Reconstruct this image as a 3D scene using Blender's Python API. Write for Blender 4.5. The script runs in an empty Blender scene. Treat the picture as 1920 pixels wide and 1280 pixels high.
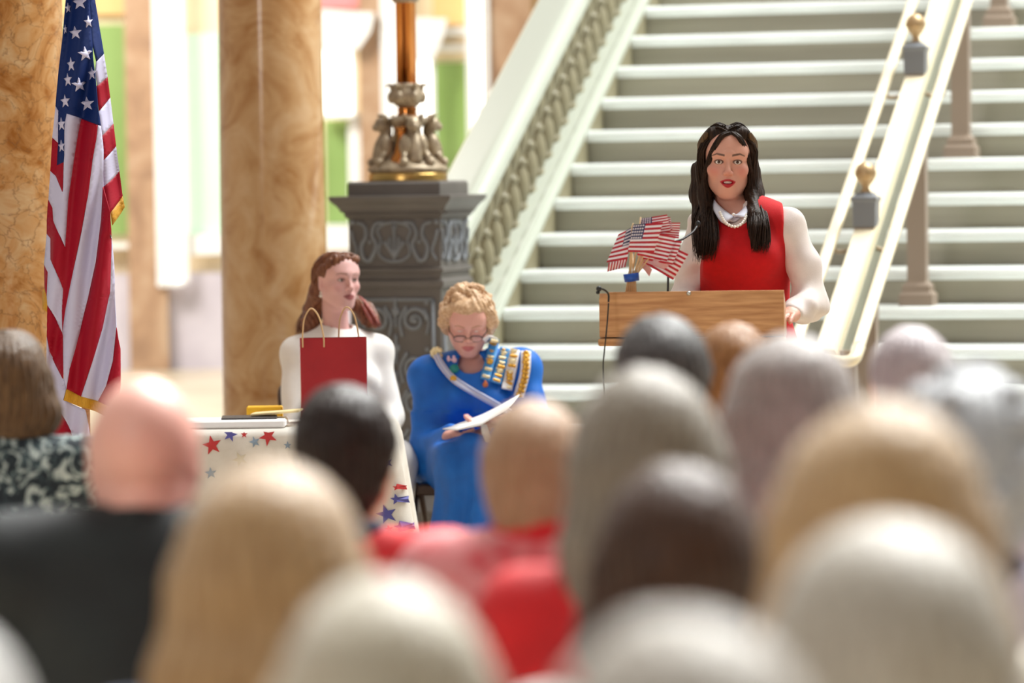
import bpy, math, random
import numpy as np
from mathutils import Vector, Matrix
random.seed(7); RNG = np.random.default_rng(7)
SC = bpy.context.scene; COL = SC.collection
PI = math.pi
# ---------------------------------------------------------------- camera
FPX, HORIZON, ROLL, CAMZ = 7108.0, 328.0, 0.0145, 1.6
PITCH = math.atan((640 - HORIZON) / FPX)
_F = np.array([0, math.cos(PITCH), -math.sin(PITCH)]); _U0 = np.array([0, math.sin(PITCH), math.cos(PITCH)])
_R0 = np.array([1.0, 0, 0]); _c, _s = math.cos(ROLL), math.sin(ROLL)
_R = _c * _R0 - _s * _U0; _U = _s * _R0 + _c * _U0
cam_data = bpy.data.cameras.new('camera'); cam = bpy.data.objects.new('camera', cam_data); COL.objects.link(cam)
cam.matrix_world = Matrix(((_R[0], _U[0], -_F[0], 0), (_R[1], _U[1], -_F[1], 0), (_R[2], _U[2], -_F[2], CAMZ), (0, 0, 0, 1)))
cam_data.sensor_width = 36; cam_data.lens = FPX / 1920 * 36; cam_data.clip_end = 300
cam_data.dof.use_dof = True; cam_data.dof.focus_distance = 12.2; cam_data.dof.aperture_fstop = cam_data.lens / 1000 / 0.056
SC.camera = cam
def P(px, py, d):
    """world point seen at pixel (px, py) at depth y = d"""
    v = _F + (px - 960) / FPX * _R + (640 - py) / FPX * _U
    v = v * (d / v[1]); return np.array([v[0], v[1], v[2] + CAMZ])
# ---------------------------------------------------------------- light
SC.view_settings.view_transform = 'Standard'; SC.view_settings.look = 'None'; SC.view_settings.gamma = 1
SC.view_settings.exposure = 0.0
world = bpy.data.worlds.new('world'); SC.world = world; world.use_nodes = True
_nt = world.node_tree; _bg = _nt.nodes['Background']
_tc = _nt.nodes.new('ShaderNodeTexCoord'); _sp = _nt.nodes.new('ShaderNodeSeparateXYZ'); _nt.links.new(_tc.outputs['Generated'], _sp.inputs[0])
_ma = _nt.nodes.new('ShaderNodeMath'); _ma.operation = 'MULTIPLY_ADD'; _ma.inputs[1].default_value = .22; _ma.inputs[2].default_value = .27; _nt.links.new(_sp.outputs['Y'], _ma.inputs[0])
_mz = _nt.nodes.new('ShaderNodeMath'); _mz.operation = 'MULTIPLY_ADD'; _mz.inputs[1].default_value = .36; _nt.links.new(_sp.outputs['Z'], _mz.inputs[0]); _nt.links.new(_ma.outputs[0], _mz.inputs[2])
_mx = _nt.nodes.new('ShaderNodeMath'); _mx.operation = 'MAXIMUM'; _mx.inputs[1].default_value = .12; _nt.links.new(_mz.outputs[0], _mx.inputs[0]); _nt.links.new(_mx.outputs[0], _bg.inputs[1])
_bg.inputs[0].default_value = (1.0, 0.94, 0.88, 1)
def area(name, loc, target, size, energy, color, size_y=None):
    L = bpy.data.lights.new(name, 'AREA'); L.energy = energy; L.color = color; L.size = size
    if size_y: L.shape = 'RECTANGLE'; L.size_y = size_y
    o = bpy.data.objects.new(name, L); COL.objects.link(o); o.location = loc
    o.rotation_euler = (Vector(target) - Vector(loc)).to_track_quat('-Z', 'Y').to_euler(); return o
area('rotunda_skylight', (6.0, 16.5, 12.5), (0.8, 11.0, 0.5), 8.0, 3700, (0.965, 1.0, 0.985))
area('hall_window', (-7.6, -4.0, 5.2), (0.0, 14.0, 1.4), 2.8, 520, (1.0, 0.95, 0.9), 5.0)
_l = area('audience_top_fill', (2.2, 10.2, 9.5), (0.2, 4.0, 1.2), 7.0, 580, (1.0, 1.0, 0.97)); _l.data.spread = 1.0  # added fill from above, brightens the tops of the audience's heads
area('corridor_window_light', (-5.5, 27.0, 7.0), (-1.8, 31.0, 0.6), 3.0, 1000, (1.0, 0.97, 0.92))
# ---------------------------------------------------------------- helpers
def lin(r, g, b):
    f = lambda c: (c / 255) / 12.92 if c / 255 <= 0.04045 else ((c / 255 + 0.055) / 1.055) ** 2.4
    return (f(r), f(g), f(b), 1.0)
MATS = {}
def mat(name, rgb=(200, 200, 200), rough=0.5, metal=0.0, rgb2=None, scale=8.0, detail=4.0, stretch=(1, 1, 1), bump=0.0, spec=0.5,
        emit=0.0, vcol=None, sheen=0.0, coords='Object', lo=0.35, hi=0.65, bscale=None, coat=0.0, alpha=1.0, sss=0.0):
    if name in MATS: return MATS[name]
    m = bpy.data.materials.new(name); m.use_nodes = True; nt = m.node_tree; N = nt.nodes; b = N['Principled BSDF']
    b.inputs['Roughness'].default_value = rough; b.inputs['Metallic'].default_value = metal
    b.inputs['Specular IOR Level'].default_value = spec; b.inputs['Base Color'].default_value = lin(*rgb)
    if sheen: b.inputs['Sheen Weight'].default_value = sheen
    if coat: b.inputs['Coat Weight'].default_value = coat
    if alpha < 1: b.inputs['Alpha'].default_value = alpha
    if sss:
        b.inputs['Subsurface Weight'].default_value = sss; b.inputs['Subsurface Radius'].default_value = (0.012, 0.005, 0.003)
        b.inputs['Subsurface Scale'].default_value = 1.0
    if emit:
        b.inputs['Emission Color'].default_value = lin(*rgb); b.inputs['Emission Strength'].default_value = emit
    col = None
    if vcol:
        a = N.new('ShaderNodeVertexColor'); a.layer_name = vcol; col = a.outputs['Color']
        nt.links.new(col, b.inputs['Base Color'])
    if rgb2 or bump:
        tc = N.new('ShaderNodeTexCoord'); mp = N.new('ShaderNodeMapping'); mp.inputs['Scale'].default_value = stretch
        nt.links.new(tc.outputs[coords], mp.inputs[0])
        nz = N.new('ShaderNodeTexNoise'); nz.inputs['Scale'].default_value = scale; nz.inputs['Detail'].default_value = detail
        nt.links.new(mp.outputs[0], nz.inputs['Vector'])
        if rgb2:
            rp = N.new('ShaderNodeValToRGB'); e = rp.color_ramp.elements
            e[0].position = lo; e[1].position = hi; e[0].color = lin(*rgb); e[1].color = lin(*rgb2)
            nt.links.new(nz.outputs[0], rp.inputs[0])
            if col is not None:
                mx = N.new('ShaderNodeMixRGB'); mx.blend_type = 'MULTIPLY'; mx.inputs[0].default_value = 1
                nt.links.new(col, mx.inputs[1]); nt.links.new(rp.outputs[0], mx.inputs[2]); nt.links.new(mx.outputs[0], b.inputs['Base Color'])
            else: nt.links.new(rp.outputs[0], b.inputs['Base Color'])
        if bump:
            src = nz
            if bscale:
                src = N.new('ShaderNodeTexNoise'); src.inputs['Scale'].default_value = bscale; src.inputs['Detail'].default_value = 3
                nt.links.new(mp.outputs[0], src.inputs['Vector'])
            bp = N.new('ShaderNodeBump'); bp.inputs['Strength'].default_value = bump; bp.inputs['Distance'].default_value = 0.01
            nt.links.new(src.outputs[0], bp.inputs['Height']); nt.links.new(bp.outputs[0], b.inputs['Normal'])
    MATS[name] = m; return m
def marble(name, c0, c1, c2, vein, scale, rough=0.22, veins=0.5):
    if name in MATS: return MATS[name]
    m = bpy.data.materials.new(name); m.use_nodes = True; nt = m.node_tree; N = nt.nodes; b = N['Principled BSDF']
    b.inputs['Roughness'].default_value = rough
    tc = N.new('ShaderNodeTexCoord')
    n1 = N.new('ShaderNodeTexNoise'); n1.inputs['Scale'].default_value = scale; n1.inputs['Detail'].default_value = 8; n1.inputs['Distortion'].default_value = 1.2; n1.inputs['Roughness'].default_value = 0.62
    nt.links.new(tc.outputs['Object'], n1.inputs['Vector'])
    rp = N.new('ShaderNodeValToRGB'); e = rp.color_ramp.elements; e[0].position = 0.36; e[0].color = lin(*c0); e[1].position = 0.66; e[1].color = lin(*c2)
    k = e.new(0.5); k.color = lin(*c1)
    nt.links.new(n1.outputs[0], rp.inputs[0])
    v = N.new('ShaderNodeTexVoronoi'); v.feature = 'DISTANCE_TO_EDGE'; v.inputs['Scale'].default_value = scale * 2.2
    mxv = N.new('ShaderNodeMixRGB'); mxv.blend_type = 'ADD'; mxv.inputs[0].default_value = 0.16
    nt.links.new(tc.outputs['Object'], mxv.inputs[1]); nt.links.new(n1.outputs['Color'], mxv.inputs[2]); nt.links.new(mxv.outputs[0], v.inputs['Vector'])
    r2 = N.new('ShaderNodeValToRGB'); f = r2.color_ramp.elements; f[0].position = 0.0; f[0].color = (veins, veins, veins, 1); f[1].position = 0.035; f[1].color = (0, 0, 0, 1)
    nt.links.new(v.outputs['Distance'], r2.inputs[0])
    mx = N.new('ShaderNodeMixRGB'); nt.links.new(r2.outputs[0], mx.inputs[0]); nt.links.new(rp.outputs[0], mx.inputs[1]); mx.inputs[2].default_value = lin(*vein)
    nt.links.new(mx.outputs[0], b.inputs['Base Color'])
    MATS[name] = m; return m
def tag(o, label=None, cat=None, group=None, kind=None):
    if label: o['label'] = label
    if cat: o['category'] = cat
    if group: o['group'] = group
    if kind: o['kind'] = kind
    return o
def empty(name, loc, rz=0.0, label=None, cat=None, group=None):
    o = bpy.data.objects.new(name, None); COL.objects.link(o); o.location = loc; o.rotation_euler = (0, 0, rz); o.empty_display_size = 0.1
    return tag(o, label, cat, group)
class MB:
    """collects shapes of one mesh; coordinates are in the parent's local frame"""
    def __init__(s): s.v = []; s.f = []; s.mi = []; s.sm = []
    def add(s, verts, faces, mi=0, smooth=False):
        o = len(s.v); s.v += [tuple(map(float, p)) for p in verts]
        for f in faces: s.f.append([o + i for i in f]); s.mi.append(mi); s.sm.append(smooth)
        return s
    def box(s, c, size, rot=None, mi=0, bev=0.0):
        hx, hy, hz = [k / 2 for k in size]
        if bev <= 0:
            v = [(x, y, z) for x in (-hx, hx) for y in (-hy, hy) for z in (-hz, hz)]
            f = [(0, 1, 3, 2), (4, 6, 7, 5), (0, 4, 5, 1), (2, 3, 7, 6), (0, 2, 6, 4), (1, 5, 7, 3)]
        else:
            b = min(bev, hx * .9, hy * .9, hz * .9); v = []; f = []
            import itertools
            idx = {}
            for sx, sy, sz in itertools.product((-1, 1), repeat=3):
                for ax in range(3):
                    p = [sx * (hx - b), sy * (hy - b), sz * (hz - b)]; p[ax] = (sx * hx, sy * hy, sz * hz)[ax]
                    idx[(sx, sy, sz, ax)] = len(v); v.append(tuple(p))
            for ax in range(3):
                o1, o2 = [k for k in range(3) if k != ax]
                for sg in (-1, 1):
                    q = []
                    for a, c2 in ((-1, -1), (1, -1), (1, 1), (-1, 1)):
                        t = [0, 0, 0]; t[ax] = sg; t[o1] = a; t[o2] = c2; q.append(idx[(t[0], t[1], t[2], ax)])
                    f.append(q)
            for ax in range(3):
                o1, o2 = [k for k in range(3) if k != ax]
                for a, c2 in itertools.product((-1, 1), repeat=2):
                    q = []
                    for sg, axx in ((-1, o1), (1, o1), (1, o2), (-1, o2)):
                        t = [0, 0, 0]; t[ax] = sg; t[o1] = a; t[o2] = c2; q.append(idx[(t[0], t[1], t[2], axx)])
                    f.append(q)
            for sx, sy, sz in itertools.product((-1, 1), repeat=3): f.append([idx[(sx, sy, sz, a)] for a in range(3)])
        v = np.array(v)
        if rot is not None: v = v @ np.array(rot).T
        return s.add(v + np.array(c), f, mi)
    def tube(s, pts, rad, n=10, mi=0, smooth=True, caps=True, flat=1.0):
        pts = np.array(pts, float); m = len(pts); rad = np.full(m, rad) if np.isscalar(rad) else np.array(rad)
        T = np.gradient(pts, axis=0); T /= np.linalg.norm(T, axis=1)[:, None] + 1e-12
        up = np.array([0, 0, 1.0]) if abs(T[0][2]) < .9 else np.array([0, 1.0, 0])
        V = []; nrm = None
        for i in range(m):
            a = np.cross(T[i], up) if nrm is None else nrm - T[i] * np.dot(nrm, T[i])
            a /= np.linalg.norm(a) + 1e-12; nrm = a; b = np.cross(T[i], a)
            for j in range(n):
                t = 2 * PI * j / n; V.append(pts[i] + rad[i] * (a * math.cos(t) + b * math.sin(t) * flat))
        F = [(i * n + j, i * n + (j + 1) % n, (i + 1) * n + (j + 1) % n, (i + 1) * n + j) for i in range(m - 1) for j in range(n)]
        if caps: F += [tuple(range(n - 1, -1, -1)), tuple((m - 1) * n + j for j in range(n))]
        return s.add(V, F, mi, smooth)
    def lathe(s, prof, c=(0, 0, 0), n=24, mi=0, smooth=True, rot=None, sq=0.0):
        V = []; m = len(prof)
        for r, z in prof:
            for j in range(n):
                t = 2 * PI * j / n; V.append((r * math.cos(t), r * math.sin(t), z))
        F = [(i * n + j, i * n + (j + 1) % n, (i + 1) * n + (j + 1) % n, (i + 1) * n + j) for i in range(m - 1) for j in range(n)]
        F += [tuple(range(n - 1, -1, -1)), tuple((m - 1) * n + j for j in range(n))]
        V = np.array(V)
        if rot is not None: V = V @ np.array(rot).T
        return s.add(V + np.array(c), F, mi, smooth)
    def ball(s, c, r, n=12, mi=0, scale=(1, 1, 1), rot=None):
        prof = [(max(1e-5, r * math.sin(PI * i / n)), -r * math.cos(PI * i / n)) for i in range(n + 1)]
        o = len(s.v); s.lathe(prof, (0, 0, 0), max(8, n + 4), mi)
        v = np.array(s.v[o:]) * np.array(scale)
        if rot is not None: v = v @ np.array(rot).T
        s.v[o:] = [tuple(p) for p in v + np.array(c)]
        return s
    def prism(s, poly, a, b, mi=0, smooth=False):
        """poly: list of 3-vectors (closed loop) extruded by vector from offset a to offset b"""
        poly = np.array(poly, float); n = len(poly); V = list(poly + np.array(a)) + list(poly + np.array(b))
        F = [tuple(range(n - 1, -1, -1)), tuple(range(n, 2 * n))] + [(i, (i + 1) % n, n + (i + 1) % n, n + i) for i in range(n)]
        return s.add(V, F, mi, smooth)
    def build(s, name, mats, parent=None, **kw):
        me = bpy.data.meshes.new(name); me.from_pydata(s.v, [], s.f); me.update()
        if not isinstance(mats, (list, tuple)): mats = [mats]
        for m in mats: me.materials.append(m)
        me.polygons.foreach_set('material_index', s.mi); me.polygons.foreach_set('use_smooth', s.sm)
        o = bpy.data.objects.new(name, me); COL.objects.link(o)
        if parent is not None: o.parent = parent
        return tag(o, **kw)
def recentre(o):
    """move a top-level mesh's origin to the middle of its base"""
    me = o.data; co = np.empty(len(me.vertices) * 3, np.float32); me.vertices.foreach_get('co', co); co = co.reshape(-1, 3)
    c = (co.min(0) + co.max(0)) / 2; c[2] = co[:, 2].min(); co -= c; me.vertices.foreach_set('co', co.ravel()); o.location = Vector(o.location) + Vector(c.tolist()); me.update(); return o
def Rz(a): c, s = math.cos(a), math.sin(a); return np.array([[c, -s, 0], [s, c, 0], [0, 0, 1.0]])
def Rx(a): c, s = math.cos(a), math.sin(a); return np.array([[1.0, 0, 0], [0, c, -s], [0, s, c]])
def Ry(a): c, s = math.cos(a), math.sin(a); return np.array([[c, 0, s], [0, 1.0, 0], [-s, 0, c]])
def spline(pts, n=12):
    pts = [np.array(p, float) for p in pts]; q = [2 * pts[0] - pts[1]] + pts + [2 * pts[-1] - pts[-2]]; out = []
    for i in range(1, len(q) - 2):
        for j in range(n):
            t = j / n; a, b, c, d = q[i - 1:i + 3]
            out.append(.5 * ((2 * b) + (-a + c) * t + (2 * a - 5 * b + 4 * c - d) * t * t + (-a + 3 * b - 3 * c + d) * t ** 3))
    out.append(pts[-1]); return np.array(out)
def copy_tree(o, parent=None):
    c = o.copy(); COL.objects.link(c)
    if parent is not None: c.parent = parent
    for ch in o.children: copy_tree(ch, c)
    return c
# ---------------------------------------------------------------- materials
M_floor = mat('stone_floor', (205, 190, 165), .3, rgb2=(180, 165, 142), scale=1.5)
M_cream = mat('cream_plaster', (232, 214, 180), .6)
M_green = mat('green_paint', (124, 152, 80), .6, rgb2=(136, 164, 94), scale=1.0)
M_mint = mat('mint_paint', (200, 228, 206), .6)
M_ochre = mat('ochre_paint', (216, 178, 118), .6)
M_pink = mat('pink_paint', (222, 140, 140), .6)
M_wains = mat('lilac_marble', (205, 198, 205), .35, rgb2=(188, 180, 188), scale=2.0)
M_tan = marble('tan_marble', (150, 118, 92), (172, 138, 108), (186, 158, 130), (140, 105, 80), 2.2, .35, .2)
M_onyx = marble('golden_marble', (162, 102, 44), (198, 146, 90), (212, 176, 132), (120, 85, 55), 5.5, .16, .65)
M_onyx2 = marble('amber_marble', (174, 124, 76), (202, 160, 114), (214, 178, 138), (190, 150, 105), 4.0, .14, .18)
M_window = mat('bright_window', (255, 253, 248), .5, emit=2.4)
M_white = mat('white_woodwork', (240, 240, 236), .45)
M_riser = mat('grey_marble_riser', (162, 156, 137), .32, rgb2=(138, 132, 115), scale=1.6, stretch=(.25, .25, 6))
M_nosing = mat('white_marble_tread', (236, 240, 236), .28, rgb2=(226, 230, 226), scale=3)
M_iron = mat('painted_cast_iron', (160, 162, 142), .38, rgb2=(150, 150, 132), scale=5)
M_railtop = mat('pale_painted_rail', (186, 190, 176), .3)
M_balu = mat('baluster_paint', (140, 132, 106), .42)
M_pier = mat('pedestal_paint', (104, 98, 93), .42, rgb2=(92, 86, 82), scale=4)
M_relief = mat('relief_paint', (126, 129, 134), .45)
M_bronze = mat('old_bronze', (178, 160, 134), .42, .3, rgb2=(146, 128, 106), scale=30)
M_copper = mat('polished_copper', (200, 128, 66), .18, 1.0)
M_brass = mat('polished_brass', (208, 172, 104), .28, 1.0)
M_ball = mat('worn_ball_brass', (186, 156, 116), .42, .55)
M_paleb = mat('brass_with_glare', (250, 236, 205), .35, 0.25)  # polished brass, its overexposed glare put into the pale colour
M_post = mat('taupe_post', (150, 132, 116), .4)
A_ST = .28227; ER = np.array([math.cos(A_ST), -math.sin(A_ST), 0]); EG = np.array([math.sin(A_ST), math.cos(A_ST), 0])
B_ST = np.array([-.0414, 17.367, 0]); GO, RI = .3054, .165
def S(u, v, z): return B_ST + u * ER + v * EG + np.array([0, 0, z])
def nzl(v): return .99 + v * RI / GO
R_ST = Rz(-A_ST)
# ---------------------------------------------------------------- room shell
MB().box((1, 15, -.05), (26, 42, .1)).build('floor', M_floor, kind='structure')
D_BG = 32.0
def pbox(mb, x0, y0, x1, y1, d, th, mi=0):
    a, b = P(x0, y1, d), P(x1, y0, d)
    z0 = max(0.0, (a[2] + b[2]) / 2 - (b[2] - a[2]) / 2); zt = b[2]
    return mb.box(((a[0] + b[0]) / 2, d + th / 2, (max(0, a[2]) + zt) / 2), (b[0] - a[0], th, zt - max(0, a[2])), mi=mi)
w = MB(); w.box((1, D_BG + .2, 3.5), (16, .2, 7)); w.build('wall_back', M_cream, kind='structure')
def tr(name, m, *rects, th=.04, d=D_BG):
    b = MB()
    for r in rects: pbox(b, *r, d - th + .09, th)
    return b.build(name, m, kind='structure')
tr('trim_1', M_green, (-900, 45, 246, 456), (996, 45, 2400, 456), (612, 224, 662, 420), (812, 116, 880, 345), th=.05)
tr('trim_2', M_mint, (343, 62, 412, 440), th=.05)
tr('trim_3', M_ochre, (-900, -200, 246, 44), (996, -200, 2400, 44), (812, -40, 880, 46), th=.05)
tr('trim_4', M_wains, (-900, 482, 2400, 760), th=.08)
tr('trim_5', M_white, (-900, 456, 246, 482), (996, 456, 2400, 482), (343, 440, 420, 478), (600, 420, 700, 470), (655, 214, 697, 425), (812, 52, 880, 66), (812, 84, 880, 96), th=.16)
tr('trim_6', M_pink, (590, -30, 700, 16), th=.10)
tr('pilaster', M_tan, (246, -60, 303, 760), th=.22)['kind'] = 'structure'
tr('pilaster', M_tan, (684, -60, 718, 760), th=.22)
tr('pilaster', M_tan, (914, -60, 996, 760), th=.22)
def window(i, rect, cap=None):
    x0, y0, x1, y1 = rect; b = MB(); pbox(b, x0, y0, x1, y1, D_BG - .10, .05); o = b.build('window_%d' % i, M_window, kind='structure')
    f = MB(); pbox(f, x0 - 3, y0, x0 + 1, y1, D_BG - .16, .1); pbox(f, x1 - 1, y0, x1 + 3, y1, D_BG - .16, .1); pbox(f, x0 - 3, y1 - 2, x1 + 3, y1 + 7, D_BG - .18, .12)
    pbox(f, (x0 + x1) / 2 - 1, y0, (x0 + x1) / 2 + 1, y1, D_BG - .15, .05)
    f.build('window_frame', M_white, o)
    if cap:
        q = [P(px, py, D_BG - .25) for px, py in cap]; MB().prism(q, (0, 0, 0), (0, .2, 0)).build('window_cornice', M_white, o)
window(1, (298, -60, 340, 530)); window(2, (606, 92, 662, 214), [(600, 18), (702, 24), (694, 60), (672, 92), (600, 92)])
window(3, (722, -60, 745, 420)); window(4, (784, 110, 812, 345), [(778, 33), (838, 35), (830, 70), (812, 112), (778, 112)]); window(5, (880, -60, 912, 300))
# ---------------------------------------------------------------- marble columns
def column(px, d, r, m, label, name='column'):
    c = P(px, 330, d); e = empty('marble_column', (c[0], d, 0), 0, label, 'column')
    MB().lathe([(r * 1.05, .32), (r * 1.03, .36), (r * 1.02, 1.2), (r * .985, 2.6), (r * .93, 4.4), (r * .9, 5.2)], n=56).build('shaft', m, e)
    b = MB(); b.box((0, 0, .08), (r * 2.7, r * 2.7, .16), bev=.01)
    b.lathe([(r * 1.3, .16), (r * 1.36, .19), (r * 1.3, .23), (r * 1.14, .25), (r * 1.12, .28), (r * 1.18, .30), (r * 1.06, .33)], n=40)
    b.build('base', M_iron, e)
    b = MB(); b.lathe([(r * .9, 5.15), (r * 1.1, 5.3), (r * 1.0, 5.34), (r * 1.35, 5.6), (r * 1.4, 5.66)], n=40); b.box((0, 0, 5.72), (r * 3, r * 3, .12)); b.build('capital', M_iron, e)
    return e
column(6, 13.7, .225, M_onyx, 'golden veined marble column directly behind the large hanging flag')
column(511, 17.2, .236, M_onyx2, 'amber marble column standing behind the girl in white')
# ---------------------------------------------------------------- staircase
st = empty('staircase', S(2.4, -1.5, 0), -A_ST, 'wide staircase of grey risers with white marble treads behind the speaker', 'staircase')
def L_ST(u, v, z): return np.array([u - 2.4, v + 1.5, z])
UMAX = 4.9
for k in range(-5, 12):
    z = .99 + k * RI; v = k * GO; u0 = .2 if k <= -4 else .0
    b = MB()
    for (va, vb, za, zb) in [(v + .03, v + GO + .06, max(0, z - RI - .02), z - .052)]:
        b.box(L_ST((u0 + UMAX) / 2, (va + vb) / 2, (za + zb) / 2), (UMAX - u0, vb - va, zb - za))
    o = b.build('step', M_riser, st)
    t = .056; prof = [(v + .012, z - t), (v, z - t + .012), (v - .004, z - t * .5), (v + .002, z - .01), (v + .014, z), (v + GO + .05, z), (v + GO + .05, z - t)]
    MB().prism([L_ST(0, a, c) for a, c in prof], (u0 - .02, 0, 0), (UMAX, 0, 0)).build('tread', M_nosing, o)
# closed string under the balustrade
def sloped(mb, u0, u1, za, zb, va, vb, mi=0, zo=0.0):
    """bar following the pitch between v=va and vb; za/zb heights over the nosing line, zo tilts the outer edge"""
    q = []
    for v in (va, vb):
        q += [(u0, v, nzl(v) + za + zo), (u1, v, nzl(v) + za), (u1, v, nzl(v) + zb), (u0, v, nzl(v) + zb + zo)]
    q = [L_ST(*p) for p in q]
    mb.add(q, [(0, 3, 2, 1), (4, 5, 6, 7), (0, 1, 5, 4), (1, 2, 6, 5), (2, 3, 7, 6), (3, 0, 4, 7)], mi); return mb
VA, VB = -.70, 3.5
b = MB(); sloped(b, -.27, 0.0, -.38, .0, VA, VB); b.build('string', M_balu, st)
# ---------------------------------------------------------------- stone balustrade
bal = empty('balustrade', S(-.14, -.6, nzl(-.6) + .05), -A_ST, 'pale painted balustrade with fat turned balusters climbing beside the stairs', 'balustrade')
bo = S(-.14, -.6, nzl(-.6) + .05)
def LB(u, v, z): return np.array([u + .14, v + .6, z - bo[2]])
def slope_prism(poly, va, vb, f):
    """poly of (u, dz) extruded along the pitch"""
    n = len(poly); V = [f(u, v, nzl(v) + dz) for v in (va, vb) for u, dz in poly]
    F = [tuple(range(n - 1, -1, -1)), tuple(range(n, 2 * n))] + [(i, (i + 1) % n, n + (i + 1) % n, n + i) for i in range(n)]
    return MB().add(V, F)
slope_prism([(-.28, -.02), (.0, -.02), (.012, .0), (.012, .03), (.0, .05), (-.03, .055), (-.05, .04), (-.24, .02), (-.28, 0)], VA, VB, LB).build('curb', M_railtop, bal)
slope_prism([(-.27, .50), (-.04, .52), (-.03, .55), (-.01, .57), (-.01, .61), (-.022, .638), (-.045, .652), (-.075, .655), (-.105, .645), (-.28, .565), (-.295, .55), (-.29, .52)], VA - .02, VB, LB).build('handrail', M_railtop, bal)
BP = [(.036, 0), (.036, .05), (.028, .056), (.034, .07), (.043, .11), (.046, .15), (.038, .20), (.027, .226), (.026, .235), (.036, .243), (.036, .262), (.024, .268), (.022, .29), (.031, .315), (.042, .35), (.044, .385), (.036, .44), (.026, .485), (.022, .505), (.036, .512), (.038, .53), (.038, .60)]
i = 0; v = VA + .10; proto = None
while v < VB - .1:
    c = LB(-.13, v, nzl(v) + .0)
    if proto is None:
        proto = MB().lathe(BP, n=16).build('baluster', M_balu, bal); proto.location = c
    else:
        q = proto.copy(); COL.objects.link(q); q.location = c
    v += GO / 2
# ---------------------------------------------------------------- pedestal and lamp
pc = S(-.16, -.89, 0); PW = .418
ped = empty('newel_pedestal', pc, -A_ST, 'square cast iron newel pedestal with scroll relief panels carrying the lamp', 'pedestal')
h = PW / 2
def sqlathe(mb, prof, mi=0):
    V = []; n = len(prof)
    for r, z in prof: V += [(-r, -r, z), (r, -r, z), (r, r, z), (-r, r, z)]
    F = [(i * 4 + j, i * 4 + (j + 1) % 4, i * 4 + 4 + (j + 1) % 4, i * 4 + 4 + j) for i in range(n - 1) for j in range(4)] + [(3, 2, 1, 0), tuple(4 * n - 4 + j for j in range(4))]
    return mb.add(V, F, mi)
b = MB(); sqlathe(b, [(h + .07, 0), (h + .07, .16), (h + .05, .19), (h + .03, .22), (h + .015, .26), (h - .004, .28), (h - .004, 1.12)]); b.build('shaft', M_pier, ped)
b = MB(); sqlathe(b, [(h, 1.12), (h + .014, 1.125), (h + .014, 1.15), (h, 1.16), (h, 1.185), (h + .012, 1.19), (h + .012, 1.205), (h - .002, 1.21), (h - .002, 1.425)]); b.build('frieze', M_pier, ped)
b = MB(); sqlathe(b, [(h, 1.42), (h + .012, 1.43), (h + .014, 1.445), (h + .028, 1.452), (h + .03, 1.462), (h + .042, 1.478), (h + .06, 1.495), (h + .066, 1.508), (h + .066, 1.517), (h + .01, 1.519)])
for sd in range(2):
    for j in range(24):
        x = -h + (j + .5) * PW / 24; p = (x, -h - .021, 1.446) if sd == 0 else (h + .021, x, 1.446); b.box(p, (.010, .014, .012) if sd == 0 else (.014, .010, .012))
b.build('cornice', M_pier, ped)
b = MB(); sqlathe(b, [(h, 1.515), (h, 1.57), (h - .008, 1.58)]); b.build('cap_slab', M_pier, ped)
def relief(side):
    b = MB()
    def T(x, z, o=.0): return np.array((x, -h - o, z)) if side == 0 else np.array((h + o, x, z))
    def curve(pts, r, o=.002): b.tube([T(x, z, o) for x, z in spline(pts, 8)], np.linspace(r * .75, r, (len(pts) - 1) * 8 + 1), 6)
    def disc(x, z, r, o=.0): b.ball(T(x, z, o), r, 8, scale=(1, .45, 1) if side == 0 else (.45, 1, 1))
    for sx in (-1, 1):      # frieze
        curve([(sx * .17, 1.405), (sx * .135, 1.39), (sx * .128, 1.345), (sx * .15, 1.30), (sx * .14, 1.25), (sx * .115, 1.235)], .010)
        curve([(sx * .045, 1.405), (sx * .085, 1.395), (sx * .10, 1.35), (sx * .082, 1.31), (sx * .094, 1.27), (sx * .115, 1.235)], .010)
        curve([(sx * .19, 1.24), (sx * .17, 1.28), (sx * .185, 1.33), (sx * .195, 1.37)], .007)
        curve([(sx * .06, 1.33), (sx * .075, 1.37), (sx * .05, 1.395), (0, 1.405)], .007); curve([(sx * .06, 1.33), (sx * .07, 1.27), (sx * .035, 1.24), (0, 1.235)], .007)
        for q in range(3): curve([(0, 1.25), (sx * (.015 + .014 * q), 1.29 + .012 * q), (sx * (.02 + .014 * q), 1.34 - .015 * q)], .006)
        disc(sx * .19, 1.405, .012); disc(sx * .112, 1.32, .009)
    disc(0, 1.27, .018); disc(0, 1.385, .012); curve([(0, 1.24), (0, 1.39)], .007)
    for x0, z0, x1, z1 in ((-.17, .36, .17, .36), (-.17, 1.07, .17, 1.07), (-.17, .36, -.17, 1.07), (.17, .36, .17, 1.07)): b.tube([T(x0, z0, 0), T(x1, z1, 0)], .008, 6)
    for sx in (-1, 1):      # tall lower panel
        for zb, sc in ((.98, 1), (.78, -1), (.62, 1), (.45, -1)):
            t = np.linspace(0, 1.6 * 2 * PI, 22); rr = .058 * (1 - t / t[-1] * .8)
            b.tube([T(sx * (.085 + rr[q] * math.cos(t[q])), zb + sc * rr[q] * math.sin(t[q]), .002) for q in range(22)], np.linspace(.010, .006, 22), 6)
            curve([(sx * .03, zb - .07), (sx * .02, zb), (sx * .05, zb + .06)], .009); disc(sx * .085, zb, .014); disc(sx * .14, zb + .075, .010)
            curve([(sx * .14, zb - .06), (sx * .15, zb), (sx * .13, zb + .05)], .007)
    for zc in (1.02, .86, .70, .54, .41): disc(0, zc, .02); curve([(0, zc - .07), (0, zc + .06)], .008)
    return b
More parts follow.
